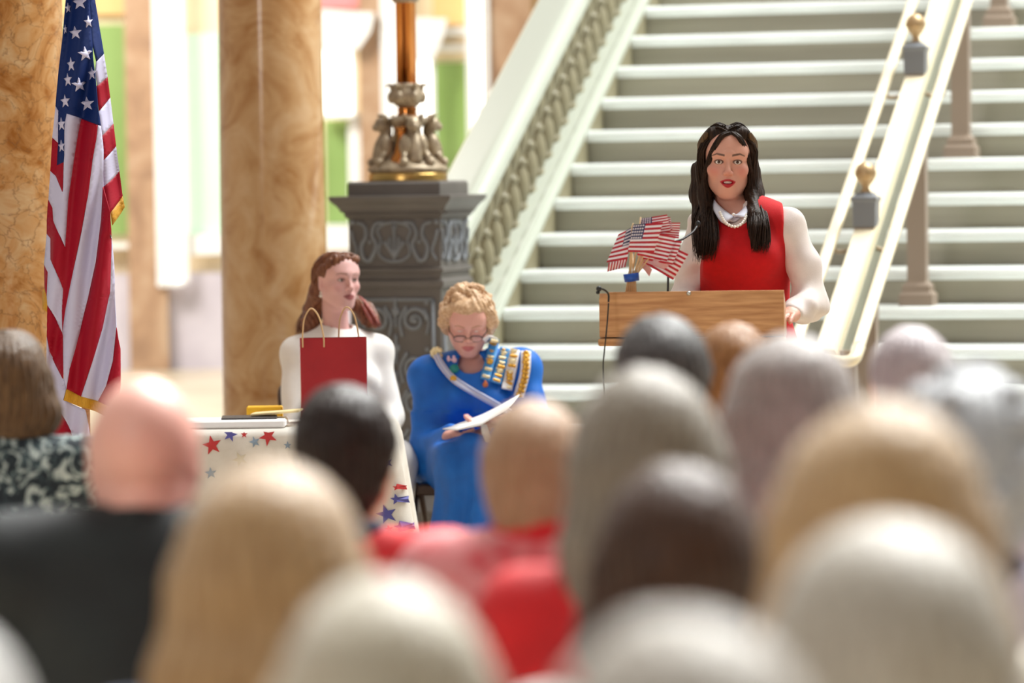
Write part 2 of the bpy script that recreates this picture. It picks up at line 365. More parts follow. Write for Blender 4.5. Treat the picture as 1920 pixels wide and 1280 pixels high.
b = relief(0); c2 = relief(1); b.add(c2.v, c2.f, 0, True); b.build('relief_scrolls', M_relief, ped, label='blue grey relief scrolls')
lp = empty('bronze_lamp', (pc[0], pc[1], 1.58), -A_ST, 'ornate bronze lamp standard with copper shaft standing on the newel pedestal', 'lamp')
MB().lathe([(.172, 0), (.174, .008), (.170, .014), (.174, .022), (.170, .036), (.12, .04)], n=48).build('base_ring', M_brass, lp, label='polished brass ring')
b = MB(); b.lathe([(.165, .036), (.176, .046), (.178, .058), (.165, .066), (.15, .075), (.12, .10), (.085, .14), (.062, .19), (.06, .23), (.085, .255), (.09, .272), (.05, .285)], n=40)
for q in range(8):
    a = q * PI / 4 + .2; ca, sa = math.cos(a), math.sin(a)
    b.ball((.158 * ca, .158 * sa, .082), .021, 8); b.tube([(.15 * ca, .15 * sa, .075), (.135 * ca, .135 * sa, .115), (.10 * ca, .10 * sa, .15)], [.018, .014, .008], 7)
for q in range(4):
    a = q * PI / 2 + .55; ca, sa = math.cos(a), math.sin(a)
    b.tube(spline([(.13 * ca, .13 * sa, .08), (.122 * ca, .122 * sa, .15), (.095 * ca, .095 * sa, .21), (.10 * ca, .10 * sa, .25), (.125 * ca, .125 * sa, .262), (.138 * ca, .138 * sa, .245)], 5), np.linspace(.034, .016, 26), 8, flat=.6)
    b.ball((.112 * ca, .112 * sa, .245), .032, 9, scale=(1, 1, 1.1)); b.ball((.14 * ca, .14 * sa, .235), .018, 8)
    for e in (-1, 1):
        x, y = .105 * ca - e * .035 * sa, .105 * sa + e * .035 * ca; b.ball((x, y, .15), .04, 9, scale=(.75, .75, 1.35)); b.tube([(x * .95, y * .95, .262), (x * 1.05, y * 1.05, .285), (x * 1.2, y * 1.2, .29)], [.014, .008, .003], 6)
b.build('ornamental_foot', M_bronze, lp)
MB().lathe([(.06, .07), (.055, .09), (.035, .12), (.022, .17), (.02, .21), (.03, .235)], (.0, -.088, .0), n=16).build('copper_bell', M_copper, lp)
MB().lathe([(.04, .28), (.046, .29), (.04, .30), (.044, .312), (.038, .325)], n=24).build('collar', M_copper, lp)
b = MB(); b.lathe([(.036, .322), (.05, .328), (.066, .345), (.073, .37), (.066, .395), (.058, .408), (.062, .42), (.056, .425)], n=28)
for q in range(6):
    a = q * PI / 3 + .3; ca, sa = math.cos(a), math.sin(a)
    b.tube([(.06 * ca, .06 * sa, .395), (.07 * ca, .07 * sa, .418), (.085 * ca, .085 * sa, .420), (.09 * ca, .09 * sa, .405)], [.012, .010, .006, .002], 6)
    b.ball((.066 * ca, .066 * sa, .365), .02, 8, scale=(1, 1, 1.4))
b.build('leaf_cup', M_bronze, lp)
b = MB()
for q in range(4):
    a = q * PI / 2 + PI / 4; b.tube([(.026 * math.cos(a), .026 * math.sin(a), .41), (.026 * math.cos(a), .026 * math.sin(a), 1.9)], .0215, 14)
b.build('shaft', M_copper, lp)
b = MB(); b.lathe([(.05, .775), (.062, .79), (.055, .80), (.066, .815), (.05, .83)], n=24); b.build('shaft_collar', M_bronze, lp)
b = MB(); b.lathe([(.05, 1.9), (.09, 1.95), (.06, 2.0), (.03, 2.05)], n=24); b.build('lamp_holder', M_bronze, lp)
b = MB(); b.ball((0, 0, 2.2), .16, 16); b.build('globe', M_white, lp)
# ---------------------------------------------------------------- centre handrail
ro = S(1.9, -1.94, 0)
rl = empty('centre_handrail', ro, -A_ST, 'triple polished brass handrail on taupe posts with ball finials up the staircase middle', 'handrail')
def LR(u, v, z): return np.array([u - 1.9, v + 1.94, z])
slope_prism([(1.856, .90), (1.944, .90), (1.947, .955), (1.939, .972), (1.861, .972), (1.853, .955)], -1.98, 3.6, LR).build('middle_rail', [M_paleb], rl)
slope_prism([(1.866, .80), (1.946, .80), (1.946, .90), (1.866, .90)], -1.98, 3.6, LR).build('rail_beam', [M_iron], rl)
for u in (1.772, 2.028):
    slope_prism([(u - .019, .940), (u + .019, .940), (u + .025, .955), (u + .022, .972), (u + .011, .981), (u - .011, .981), (u - .022, .972), (u - .025, .955)], -1.94, 3.6, LR).build('side_rail', [M_paleb], rl)
for u, v in ((1.9, -1.2), (1.9, .02), (1.9, 1.2), (1.9, 2.42), (1.96, -1.86)):
    low = v < -1.5
    kk = math.floor(v / GO + .5); zt = max(0.0, .99 + kk * RI) if not low else .165; v = kk * GO + .14 if not low else v
    top = nzl(v) + .90; b = MB(); c = LR(u, v, 0)
    def sq(mb, prof):
        V = []; n = len(prof)
        for r, z in prof: V += [(c[0] - r, c[1] - r, z), (c[0] + r, c[1] - r, z), (c[0] + r, c[1] + r, z), (c[0] - r, c[1] + r, z)]
        F = [(i * 4 + j, i * 4 + (j + 1) % 4, i * 4 + 4 + (j + 1) % 4, i * 4 + 4 + j) for i in range(n - 1) for j in range(4)] + [(3, 2, 1, 0), tuple(4 * n - 4 + j for j in range(4))]
        return mb.add(V, F)
    zz = zt
    sq(b, [(.075, zz), (.075, zz + .05), (.062, zz + .065), (.062, zz + .09), (.05, zz + .10), (.042, zz + .115), (.042, top - .02), (.042, top + (.0 if low else .055))])
    p = b.build('post', M_post, rl)
    if not low:
        b = MB(); sq(b, [(.036, top + .05), (.046, top + .062), (.048, top + .16), (.054, top + .168), (.054, top + .18), (.04, top + .188), (.03, top + .20)]); b.build('post_cap', M_relief, p)
        MB().lathe([(.028, top + .195), (.014, top + .215), (.014, top + .225), (.03, top + .245), (.044, top + .27), (.045, top + .285), (.036, top + .31), (.018, top + .324), (.002, top + .328)], (c[0], c[1], 0), n=20).build('ball_finial', M_ball, p)
        for u2 in (1.772, 2.028):
            s_ = 1 if u2 > 1.9 else -1
            pts = spline([LR(1.9 + s_ * .045, v - .02, top - .03), LR(1.9 + s_ * .09, v - .03, top - .045), LR(u2, v - .04, top - .035), LR(u2, v - .04, nzl(v - .04) + .945)], 6)
            MB().tube(pts, .010, 8).build('rail_bracket', M_bronze, p)
b = MB(); pts = spline([LR(2.028, -1.93, nzl(-1.93) + .955), LR(2.02, -1.985, nzl(-1.97) + .935), LR(1.98, -2.0, nzl(-1.99) + .93), LR(1.9, -1.99, nzl(-1.98) + .93)], 6); b.tube(pts, .028, 10, flat=.8); b.build('rail_return', M_paleb, rl)
# ---------------------------------------------------------------- implicit bodies -> one continuous mesh each
class SDF:
    def __init__(s, lo, hi, h, fine=()):
        def axis(a, b, fs):
            o = [a]
            while o[-1] < b:
                x = o[-1]; st = h
                for fa, fb, fh in fs:
                    if fa - h <= x <= fb: st = min(st, fh)
                o.append(x + st)
            return np.array(o, np.float32)
        s.ax = [axis(lo[i], hi[i], [(f[0][i], f[1][i], f[2]) for f in fine]) for i in range(3)]
        s.F = np.full([len(a) for a in s.ax], 1.0, np.float32)
        s.R = np.eye(3); s.c = np.zeros(3); s.k = 1.0
    def frame(s, c=(0, 0, 0), R=None, k=1.0): s.c = np.array(c, float); s.R = np.eye(3) if R is None else np.array(R); s.k = k; return s
    def T(s, p): return s.c + s.k * (s.R @ np.array(p, float))
    def _blk(s, lo, hi):
        sl = []
        for i in range(3):
            a = np.searchsorted(s.ax[i], lo[i]); b = np.searchsorted(s.ax[i], hi[i]); 
            if b <= a: return None, None
            sl.append(slice(a, b))
        g = np.meshgrid(*[s.ax[i][sl[i]] for i in range(3)], indexing='ij', sparse=True)
        return tuple(sl), g
    def _put(s, sl, d, k, op):
        a = s.F[sl]
        if op == 'add':
            if k > 0: hh = np.maximum(k - np.abs(a - d), 0) / k; s.F[sl] = np.minimum(a, d) - hh * hh * k * .25
            else: s.F[sl] = np.minimum(a, d)
        else:
            if k > 0: hh = np.maximum(k - np.abs(a + d), 0) / k; s.F[sl] = np.maximum(a, -d) + hh * hh * k * .25
            else: s.F[sl] = np.maximum(a, -d)
    def cap(s, a, b, ra, rb=None, k=.02, op='add', flat=None):
        rb = ra if rb is None else rb
        a, b = s.T(a), s.T(b); ra *= s.k; rb *= s.k; k *= s.k; m = max(ra, rb) + k + .02
        sl, g = s._blk(np.minimum(a, b) - m, np.maximum(a, b) + m)
        if sl is None: return s
        ba = b - a; L = ba @ ba + 1e-12
        q = [g[i] - a[i] for i in range(3)]
        t = np.clip((q[0] * ba[0] + q[1] * ba[1] + q[2] * ba[2]) / L, 0, 1)
        d = np.sqrt((q[0] - t * ba[0]) ** 2 + (q[1] - t * ba[1]) ** 2 + (q[2] - t * ba[2]) ** 2) - (ra + (rb - ra) * t)
        s._put(sl, d.astype(np.float32), k, op); return s
    def ell(s, c, r, k=.02, op='add', rot=None):
        c = s.T(c); r = np.array(r, float) * s.k; k *= s.k; R = s.R if rot is None else s.R @ rot; m = r.max() + k + .02
        sl, g = s._blk(c - m, c + m)
        if sl is None: return s
        q = [g[i] - c[i] for i in range(3)]
        l = [R[0, j] * q[0] + R[1, j] * q[1] + R[2, j] * q[2] for j in range(3)]
        k0 = np.sqrt(sum((l[j] / r[j]) ** 2 for j in range(3))); k1 = np.sqrt(sum((l[j] / r[j] ** 2) ** 2 for j in range(3))) + 1e-9
        s._put(sl, (k0 * (k0 - 1) / k1).astype(np.float32), k, op); return s
    def chain(s, pts, r, k=.02, op='add'):
        r = [r] * len(pts) if np.isscalar(r) else r
        for i in range(len(pts) - 1): s.cap(pts[i], pts[i + 1], r[i], r[i + 1], k, op)
        return s
    def band(s, fn, w=.035):
        """displace the field near the surface by fn(x, y, z)"""
        I = np.nonzero(np.abs(s.F) < w); s.F[I] += fn(s.ax[0][I[0]], s.ax[1][I[1]], s.ax[2][I[2]]).astype(np.float32); return s
    def cut(s, axis, val, above=True):
        """flat cut: remove everything above / below"""
        a = s.ax[axis] - val; a = a if above else -a; sh = [1, 1, 1]; sh[axis] = -1
        s.F = np.maximum(s.F, a.reshape(sh).astype(np.float32)); return s
    def mesh(s, smooth=2):
        F = s.F; N = F < 0; nx, ny, nz = F.shape
        c8 = sum(N[i:nx - 1 + i, j:ny - 1 + j, k:nz - 1 + k].astype(np.int8) for i in (0, 1) for j in (0, 1) for k in (0, 1))
        I = np.nonzero((c8 > 0) & (c8 < 8)); n = len(I[0]); idx = np.full((nx - 1, ny - 1, nz - 1), -1, np.int32); idx[I] = np.arange(n)
        acc = np.zeros((n, 3)); cnt = np.zeros(n)
        for ax in range(3):
            o = [k for k in range(3) if k != ax]
            for p in (0, 1):
                for q in (0, 1):
                    d0 = [0, 0, 0]; d0[o[0]] = p; d0[o[1]] = q; d1 = d0.copy(); d1[ax] = 1
                    A = [I[t] + d0[t] for t in range(3)]; B = [I[t] + d1[t] for t in range(3)]
                    fa, fb = F[tuple(A)], F[tuple(B)]; m = (fa < 0) != (fb < 0); t_ = np.where(m, fa / np.where(m, fa - fb, 1), 0)
                    for t in range(3):
                        va, vb = s.ax[t][A[t]], s.ax[t][B[t]]; acc[:, t] += np.where(m, va + t_ * (vb - va), 0)
                    cnt += m
        V = acc / cnt[:, None]; Q = []
        for ax in range(3):
            o = [k for k in range(3) if k != ax]
            a = [slice(1, -1)] * 3; a[ax] = slice(0, -1); b = [slice(1, -1)] * 3; b[ax] = slice(1, None)
            na, nb = N[tuple(a)], N[tuple(b)]
            for sgn in (0, 1):
                J = np.nonzero((na & ~nb) if sgn == 0 else (~na & nb)); J = list(J)
                for t in o: J[t] = J[t] + 1
                quad = []
                for p, q in ((0, 0), (1, 0), (1, 1), (0, 1)):
                    K = [J[0].copy(), J[1].copy(), J[2].copy()]; K[o[0]] -= 1 - p; K[o[1]] -= 1 - q
                    quad.append(idx[tuple(K)])
                qd = np.stack(quad, 1)
                flip = (sgn == 1) != (ax == 1)
                Q.append(qd[:, ::-1] if flip else qd)
        Q = np.concatenate(Q); Q = Q[(Q >= 0).all(1)]
        if smooth:
            E = np.concatenate([Q[:, [0, 1]], Q[:, [1, 2]], Q[:, [2, 3]], Q[:, [3, 0]]])
            deg = np.bincount(E.ravel(), minlength=n)[:, None].astype(float); deg[deg == 0] = 1
            for it in range(smooth):
                A = np.zeros_like(V)
                for t in range(3): A[:, t] = np.bincount(E[:, 0], V[E[:, 1], t], n) + np.bincount(E[:, 1], V[E[:, 0], t], n)
                V = V + (.5 if it % 2 == 0 else -.40) * (A / deg - V) if smooth > 1 else V + .4 * (A / deg - V)
        return V, Q
    def build(s, name, mats, parent=None, smooth=2, color=None, **kw):
        V, Q = s.mesh(smooth); return mesh_obj(name, V, Q, mats, parent, color, **kw)
def mesh_obj(name, V, Q, mats, parent=None, color=None, mi=None, smooth_shade=True, **kw):
    me = bpy.data.meshes.new(name); n = len(V); q = len(Q); w = Q.shape[1]
    me.vertices.add(n); me.vertices.foreach_set('co', np.asarray(V, np.float32).ravel())
    me.loops.add(q * w); me.loops.foreach_set('vertex_index', np.asarray(Q, np.int32).ravel())
    me.polygons.add(q); me.polygons.foreach_set('loop_start', np.arange(0, q * w, w, dtype=np.int32))
    try: me.polygons.foreach_set('loop_total', np.full(q, w, np.int32))
    except Exception: pass
    me.polygons.foreach_set('use_smooth', np.full(q, smooth_shade)); me.update(calc_edges=True); me.validate()
    for m in (mats if isinstance(mats, (list, tuple)) else [mats]): me.materials.append(m)
    if mi is not None: me.polygons.foreach_set('material_index', np.asarray(mi, np.int32))
    if color is not None:
        a = me.color_attributes.new('Col', 'FLOAT_COLOR', 'POINT'); c = color(np.asarray(V)); a.data.foreach_set('color', np.concatenate([c, np.ones((n, 1))], 1).astype(np.float32).ravel())
    o = bpy.data.objects.new(name, me); COL.objects.link(o)
    if parent is not None: o.parent = parent
    return tag(o, **kw)
def wob(seed, freq, n=5):
    """cheap smooth noise made of a few sines"""
    r = np.random.default_rng(seed); K = r.normal(size=(n, 3)); K /= np.linalg.norm(K, axis=1)[:, None]; K *= freq * r.uniform(.6, 1.5, (n, 1)); ph = r.uniform(0, 6.28, n)
    return lambda x, y, z: sum(np.sin(K[i, 0] * x + K[i, 1] * y + K[i, 2] * z + ph[i]) for i in range(n)) / n
def lat(*rgb): return np.array(lin(*rgb)[:3])
# ---------------------------------------------------------------- heads, hands
def head_rot(yaw, pitch=0.0, roll=0.0): return Rz(PI + yaw) @ Rx(-pitch) @ Ry(roll)
def head_sdf(S, c, R, k=1.0, mouth=0.0, jaw=1.0, eye=.0056, nose=1.0, old=False):
    S.frame(c, R, k)
    S.ell((0, -.020, .022), (.073, .093, .088), 0); S.ell((0, .020, -.020), (.0635 * jaw, .066, .088), .03)
    S.ell((0, .030, -.062), (.050 * jaw, .054, .048), .03)
    for x in (-1, 1):
        S.cap((x * .052 * jaw, -.002, -.055), (x * .016, .060, -.094), .018, .016, .03); S.ell((x * .042, .056, -.026), (.024, .022, .022), .025)
        S.cap((x * .012, .086, .022), (x * .044, .070, .024), .009, .007, .018)
        S.cap((x * .053, .0, .02), (x * .045, .045, .03), .02, .016, .03)
    S.ell((0, .050, .050), (.052, .036, .046), .04)
    S.cap((-.008, .069, -.099), (.008, .069, -.099), .0145, .0145, .025)
    S.ell((0, .074, -.066), (.027, .020, .020), .02)
    for x in (-1, 1): S.ell((x * .0305, .094, -.001), (.0165, .014, .0105), .014, 'sub')
    S.cap((0, .089, .012), (0, .1035, -.026), .0062, .0078, .012); S.ell((0, .1045, -.034), (.0098 * nose, .0098, .0088), .008)
    for x in (-1, 1):
        S.ell((x * .0112 * nose, .0955, -.0365), (.0068, .009, .0065), .006)
        S.ell((x * .0062, .0985, -.0445), (.0032, .0042, .003), .002, 'sub')
        S.ell((x * .0305, .0705, 0), (.0148, .0140, .0148), .004)
        S.ell((x * .0305, .0885, -.0003), (.0134, .0200, eye), .002, 'sub')
        for zz, ww in ((.0075, .002),): S.cap((x * .020, .0845, zz + .001), (x * .043, .0775, zz), .0032, .003, .004)
    # lips
    up = .0035 * mouth
    S.cap((-.016, .086, -.0615), (-.003, .0918, -.0590), .0042, .0052, .006); S.cap((.016, .086, -.0615), (.003, .0918, -.0590), .0042, .0052, .006)
    S.cap((-.013, .0860, -.0725 - up), (.013, .0860, -.0725 - up), .0062, .0062, .006); 
    for x in (-1, 1): S.cap((x * .016, .086, -.062), (x * .024, .0795, -.0655), .0042, .002, .006); S.cap((x * .012, .0855, -.0722 - up), (x * .0235, .079, -.0660), .0052, .002, .006)
    S.ell((0, .0925, -.0657 - up * .3), (.0185 if mouth else .022, .013, .0009 + .0052 * mouth), .0015, 'sub')
    # ears
    for x in (-1, 1):
        Re = Rz(-x * .35) @ Rx(-.15)
        S.ell((x * .0735, -.008, -.012), (.0065, .0175, .030), .006, rot=Re); S.ell((x * .0805, -.004, -.008), (.005, .0095, .016), .004, 'sub', rot=Re); S.ell((x * .071, .001, -.038), (.006, .008, .009), .006)
    return S
def head_color(c, R, k, skin, lip, brow, blush=.3, liner=None, lipw=1.0, mouth=0.0, browz=.0, blushc=(196, 96, 88)):
    sk, lp, br, bl = lat(*skin), lat(*lip), lat(*brow) if brow else None, lat(*blushc)
    def f(V):
        q = ((V - np.array(c)) @ np.array(R)) / k; x, y, z = np.abs(q[:, 0]), q[:, 1], q[:, 2]; C = np.tile(sk, (len(V), 1))
        def mixin(w, col): C[:] = C * (1 - w[:, None]) + col * w[:, None]
        ok = (y > .02) & (z > -.13) & (z < .12) & (x < .09)
        mixin(ok * blush * np.exp(-((x - .046) / .02) ** 2 - ((z + .030) / .018) ** 2), bl)
        mixin(ok * blush * .6 * np.exp(-(x / .012) ** 2 - ((z + .035) / .010) ** 2), bl)
        if liner:
            e = ((x - .0305) / .0160) ** 2 + ((z - .001) / .0082) ** 2; mixin(ok * (y > .06) * np.clip((1.25 - e) / .5, 0, 1) * .85, lat(*liner))
        if brow:
            zc = .0215 + browz + .0055 * np.clip((x - .012) / .026, 0, 1) - .007 * np.clip((x - .038) / .016, 0, 1); th = .0030 - .0017 * np.clip((x - .03) / .024, 0, 1)
            mixin(ok * (y > .05) * (x > .012) * (x < .054) * np.clip((th + .0012 - np.abs(z - zc)) / .0016, 0, 1) * .85, br)
        up = .0035 * mouth
        a = np.clip(x / .025, 0, 1); zt = -.0545 - .0085 * a ** 1.6 + .0012 * np.exp(-(x / .004) ** 2) * -1; zb = -.0800 - up * 1.3 + (.0140 + up * 1.3) * a ** 1.8
        m = ok * (y > .072) * (x < .0255 * lipw) * np.clip((zt - z) / .0016 + .5, 0, 1) * np.clip((z - zb) / .0016 + .5, 0, 1); mixin(m, lp)
        return C
    return f
def add_eyes(parent, c, R, k, look=(0, 1, 0), iris='brown_eye', r=.0124):
    for x in (-1, 1):
        b = MB(); b.ball((0, 0, 0), r * k, 16)
        o = b.build('eye', MATS[iris], parent); L = np.array(look, float); L /= np.linalg.norm(L); W = np.array(R) @ L
        o.rotation_euler = Vector(W.tolist()).to_track_quat('Z', 'Y').to_euler(); o.location = np.array(c) + k * (np.array(R) @ np.array((x * .0305, .0708, 0)))
def eye_mat(name, iris, r=.0124):
    m = bpy.data.materials.new(name); m.use_nodes = True; nt = m.node_tree; N = nt.nodes; b = N['Principled BSDF']; b.inputs['Roughness'].default_value = .08
    tc = N.new('ShaderNodeTexCoord'); sp = N.new('ShaderNodeSeparateXYZ'); nt.links.new(tc.outputs['Object'], sp.inputs[0])
    mr = N.new('ShaderNodeMath'); mr.operation = 'DIVIDE'; mr.inputs[1].default_value = r; nt.links.new(sp.outputs['Z'], mr.inputs[0])
    rp = N.new('ShaderNodeValToRGB'); e = rp.color_ramp.elements; rp.color_ramp.interpolation = 'CONSTANT'
    e[0].position = 0; e[0].color = lin(226, 220, 214); e[1].position = .865; e[1].color = lin(*[c * .45 for c in iris])
    q = e.new(.885); q.color = lin(*iris); q = e.new(.965); q.color = lin(8, 6, 6)
    nt.links.new(mr.outputs[0], rp.inputs[0]); nt.links.new(rp.outputs[0], b.inputs['Base Color']); MATS[name] = m
eye_mat('brown_eye', (66, 40, 26)); eye_mat('grey_eye', (96, 104, 104))
def hand_sdf(S, wrist, d, pn, side, curl=.6, k=1.0, spread=.08, thumb_out=.9):
    """wrist point, finger direction d, palm normal pn (the way the palm faces), side=+1 puts the thumb on d x pn"""
    d = np.array(d, float); d /= np.linalg.norm(d); pn = np.array(pn, float); pn -= d * (pn @ d); pn /= np.linalg.norm(pn); t = np.cross(d, pn) * side
    S.frame(); w = np.array(wrist, float); k_ = k
    L = lambda a, b, c: w + k_ * (a * d + b * t + c * pn)
    S.cap(L(-.02, 0, 0), L(.02, .002, 0), .025 * k, .024 * k, .015)
    for b in (-.026, -.009, .009, .026): S.cap(L(.012, b * .6, 0), L(.082, b, -.003), .014 * k, .0115 * k, .012)
    lens = [(-.030, .052), (-.010, .064), (.010, .068), (.030, .060)]
    for i, (b, l) in enumerate(lens):
        cu = curl if np.isscalar(curl) else curl[i]; p = L(.086, b, -.003); ang = cu * .5; r = .0095 * k
        for sgm, fr in enumerate((.45, .32, .26)):
            v = d * math.cos(ang) + pn * math.sin(ang) + t * (spread * b / .03); v /= np.linalg.norm(v); q = p + v * l * fr * k * 1.15
            S.cap(p, q, r, r * .9, .003); p = q; r *= .9; ang += cu * .75
    v = (d * .6 + t * thumb_out + pn * .35); v /= np.linalg.norm(v); p = L(.018, .024, .006); q = p + v * .045 * k; S.cap(p, q, .0135 * k, .0115 * k, .012)
    v2 = d * .85 + t * .35 + pn * .45; v2 /= np.linalg.norm(v2); r_ = q + v2 * .030 * k; S.cap(q, r_, .011 * k, .0098 * k, .004); S.cap(r_, r_ + v2 * .022 * k, .0098 * k, .0078 * k, .004)
# ---------------------------------------------------------------- body and garment from joints
def torso_sdf(S, J, t=0.0, yaw=0.0, k=.06, bust=0.0, belly=0.0, wide=1.0):
    """J: neck chest waist pelvis sa sb; t inflates (clothes)"""
    S.frame(); R = Rz(yaw)
    S.ell(J['chest'], (.152 * wide + t, .098 + t, .165 + t), 0, rot=R); S.ell(J['waist'], (.128 * wide + t, .094 + t + belly, .14 + t), k, rot=R); S.ell(J['pelvis'], (.165 * wide + t, .115 + t, .125 + t), k, rot=R)
    n = np.array(J['neck'])
    for sd in ('sa', 'sb'):
        p = np.array(J[sd]); S.cap(n + (p - n) * .18 - np.array([0, 0, .025]), p, .052 + t, .050 + t, .05)
    if bust:
        f = R @ np.array([0, 1.0, 0]); r = R @ np.array([1.0, 0, 0])
        for x in (-1, 1): S.ell(np.array(J['chest']) + f * (.075 + t) + r * x * .068 + np.array([0, 0, -.02]), (.062 * bust + t * .5, .055 * bust + t * .5, .06 * bust + t * .5), .05, rot=R)
def limbs_sdf(S, J, t=0.0, arms=True, legs=True, k=.025, cuff=1.0, tl=None, armt=None):
    tl = t if tl is None else tl; ta = t if armt is None else armt; S.frame()
    for e in 'ab':
        if arms and 'e' + e in J:
            s_, el, wr = [np.array(J[q + e], float) for q in 'sew']; wr2 = el + (wr - el) * cuff
            S.cap(s_, el, .047 + ta, .038 + ta, k + .02); S.cap(el, wr2, .038 + ta, (.038 + (.026 - .038) * cuff) + ta, k)
        if legs and 'k' + e in J:
            h, kn, an = [np.array(J[q + e], float) for q in 'hkn']; S.cap(h, kn, .082 + tl, .056 + tl, k + .03); S.cap(kn, an, .054 + tl, .036 + tl, k)
def feet_sdf(S, J, t=0.0):
    for e in 'ab':
        if 'n' + e in J: S.cap(np.array(J['n' + e]) - np.array([0, 0, .03]), J['t' + e], .034 + t, .026 + t, .02)
def tubes_mesh(lines, radf, n=5):
    """many tapered locks of hair in one mesh"""
    V = []; Q = []; o = 0
    for pts, r0 in lines:
        pts = np.asarray(pts); m = len(pts); T = np.gradient(pts, axis=0); T /= np.linalg.norm(T, axis=1)[:, None] + 1e-9
        up = np.array([.3, .9, .2]); a = np.cross(T, up); a /= np.linalg.norm(a, axis=1)[:, None] + 1e-9; b = np.cross(T, a); rr = r0 * radf(np.linspace(0, 1, m))
        for j in range(n):
            t = 2 * PI * j / n; V.append(pts + rr[:, None] * (a * math.cos(t) + b * math.sin(t)))
        base = np.arange(m - 1)
        for j in range(n):
            j2 = (j + 1) % n; Q.append(np.stack([o + j * m + base, o + j2 * m + base, o + j2 * m + base + 1, o + j * m + base + 1], 1))
        o += n * m
    return np.concatenate(V), np.concatenate(Q)
def join_vq(*vq):
    V = []; Q = []; o = 0
    for v, q in vq: V.append(v); Q.append(q + o); o += len(v)
    return np.concatenate(V), np.concatenate(Q)
def hair_mat(name, c0, c1, rough=.42, vert=1, scale=1.0, spec=.35, sheen=0.0): return mat(name, c0, rough, rgb2=c1, scale=3.0, stretch=(45 * scale, 45 * scale, 5 if vert else 45), bump=.35, lo=.3, hi=.7, spec=spec, sheen=sheen)
# ---------------------------------------------------------------- the speaker
def cloth(name, c0, c1=None, rough=.8, scale=14, sheen=.04, **kw): return mat(name, c0, rough, rgb2=c1 or tuple(int(c * .84) for c in c0), scale=scale, sheen=sheen, bump=.12, bscale=400, **kw)
M_skin = mat('skin', (255, 255, 255), .48, vcol='Col', sss=.08)
M_shoe = mat('black_shoe', (26, 24, 24), .4)
M_pearl = mat('pearl', (244, 238, 228), .18, coat=.5)
class Stage:
    """maps photo pixels at a real depth into a figure's own frame"""
    def __init__(s, px, d): s.o = P(px, 900, d); s.o[2] = 0; s.d = d
    def __call__(s, px, py, d): return P(px, py, d) - s.o
def arm_cloth(S, s_, e, w, r0, r1, r2, k=.03): S.cap(s_, e, r0, r1, k); S.cap(e, w, r1, r2, k)
def folds(seed, a, f): 
    w1, w2 = wob(seed, f), wob(seed + 3, f * 2.3); return lambda x, y, z: a * w1(x, y, z) + a * .5 * w2(x, y, z)
def sculpt_person(name, T, J, headc, headR, hk, skin_kw, label, legs=True, mouth=0.0, jaw=1.0, eye=.0056, wide=1.0, yaw=0.0, hands=(), res=.009, nose=1.0, bounds=None, look=(0, 1, 0), iris='brown_eye', old=False, hres=.0024):
    pts = np.array([np.array(v) for v in J.values()] + [headc]); lo, hi = pts.min(0) - .22, pts.max(0) + .22; lo[2] = -.01
    fine = [(headc - np.array((.10, .13, .135)) * hk, headc + np.array((.10, .13, .14)) * hk, hres)] + [(np.array(h[0]) + np.array(h[1]) / np.linalg.norm(h[1]) * .09 - .10, np.array(h[0]) + np.array(h[1]) / np.linalg.norm(h[1]) * .09 + .10, .0042) for h in hands]
    S = SDF(lo, hi, res, fine); torso_sdf(S, J, -.012, yaw, wide=wide); limbs_sdf(S, J, -.002, legs=legs); feet_sdf(S, J)
    S.frame(); fw = headR @ np.array((0, 1.0, 0)); up = headR @ np.array((0, 0, 1.0))
    S.cap(np.array(J['neck']) + np.array((0, 0, -.05)), headc + hk * (-.028 * fw - .045 * up), .052 * hk, .050 * hk, .03)
    head_sdf(S, headc, headR, hk, mouth, jaw, eye, nose)
    for h in hands: hand_sdf(S, *h)
    o = S.build(name, M_skin, None, smooth=2, color=head_color(headc, headR, hk, mouth=mouth, **skin_kw), label=label, cat='person'); o.location = T.o
    add_eyes(o, headc, headR, hk, look, iris); return o
T = Stage(1395, 11.95)
SP_D = 11.9
J = dict(neck=T(1374, 392, 11.95), chest=T(1392, 470, 11.93), waist=T(1402, 575, 11.95), pelvis=T(1402, 665, 11.98), sa=T(1322, 428, 12.03), sb=T(1476, 424, 11.88),
         ea=T(1286, 560, 12.0), eb=T(1522, 568, 11.84), wa=T(1300, 590, 11.74), wb=T(1486, 588, 11.70))
fl = -P(1402, 900, 11.95)[2]
for e, sg in (('a', -1), ('b', 1)):
    h0 = np.array(J['pelvis']); J['h' + e] = h0 + np.array((sg * .085, 0, -.05)); J['k' + e] = np.array((h0[0] + sg * .085, -.02, .52)); J['n' + e] = np.array((h0[0] + sg * .09, .03, .13)); J['t' + e] = np.array((h0[0] + sg * .10, -.12, .03))
HC = T(1364, 303, 11.93); HR = head_rot(-.03, .02, -.03); HK = .955
speaker = sculpt_person('person', T, J, HC, HR, HK, dict(skin=(214, 158, 138), lip=(176, 18, 34), brow=(58, 38, 30), blush=.40, liner=(52, 34, 30), blushc=(206, 96, 92)), 'person with long dark hair speaking at the lectern in a red sweater vest',
    mouth=.9, eye=.0064, jaw=.93, hres=.0017, yaw=PI - .25, hands=[(J['wa'], (.35, -.9, -.1), (0, 0, -1), 1, .3, .92), (J['wb'], (-.35, -.9, -.05), (0, 0, -1), -1, .3, .92)], wide=.93, nose=.95)
b = MB(); b.ball((0, .0765, -.0655), .017, 10, scale=(1, .75, .42)); q = np.array(b.v); b.v = [tuple(HC + HK * (HR @ p)) for p in q]; b.build('teeth', mat('teeth', (236, 228, 216), .3), speaker)
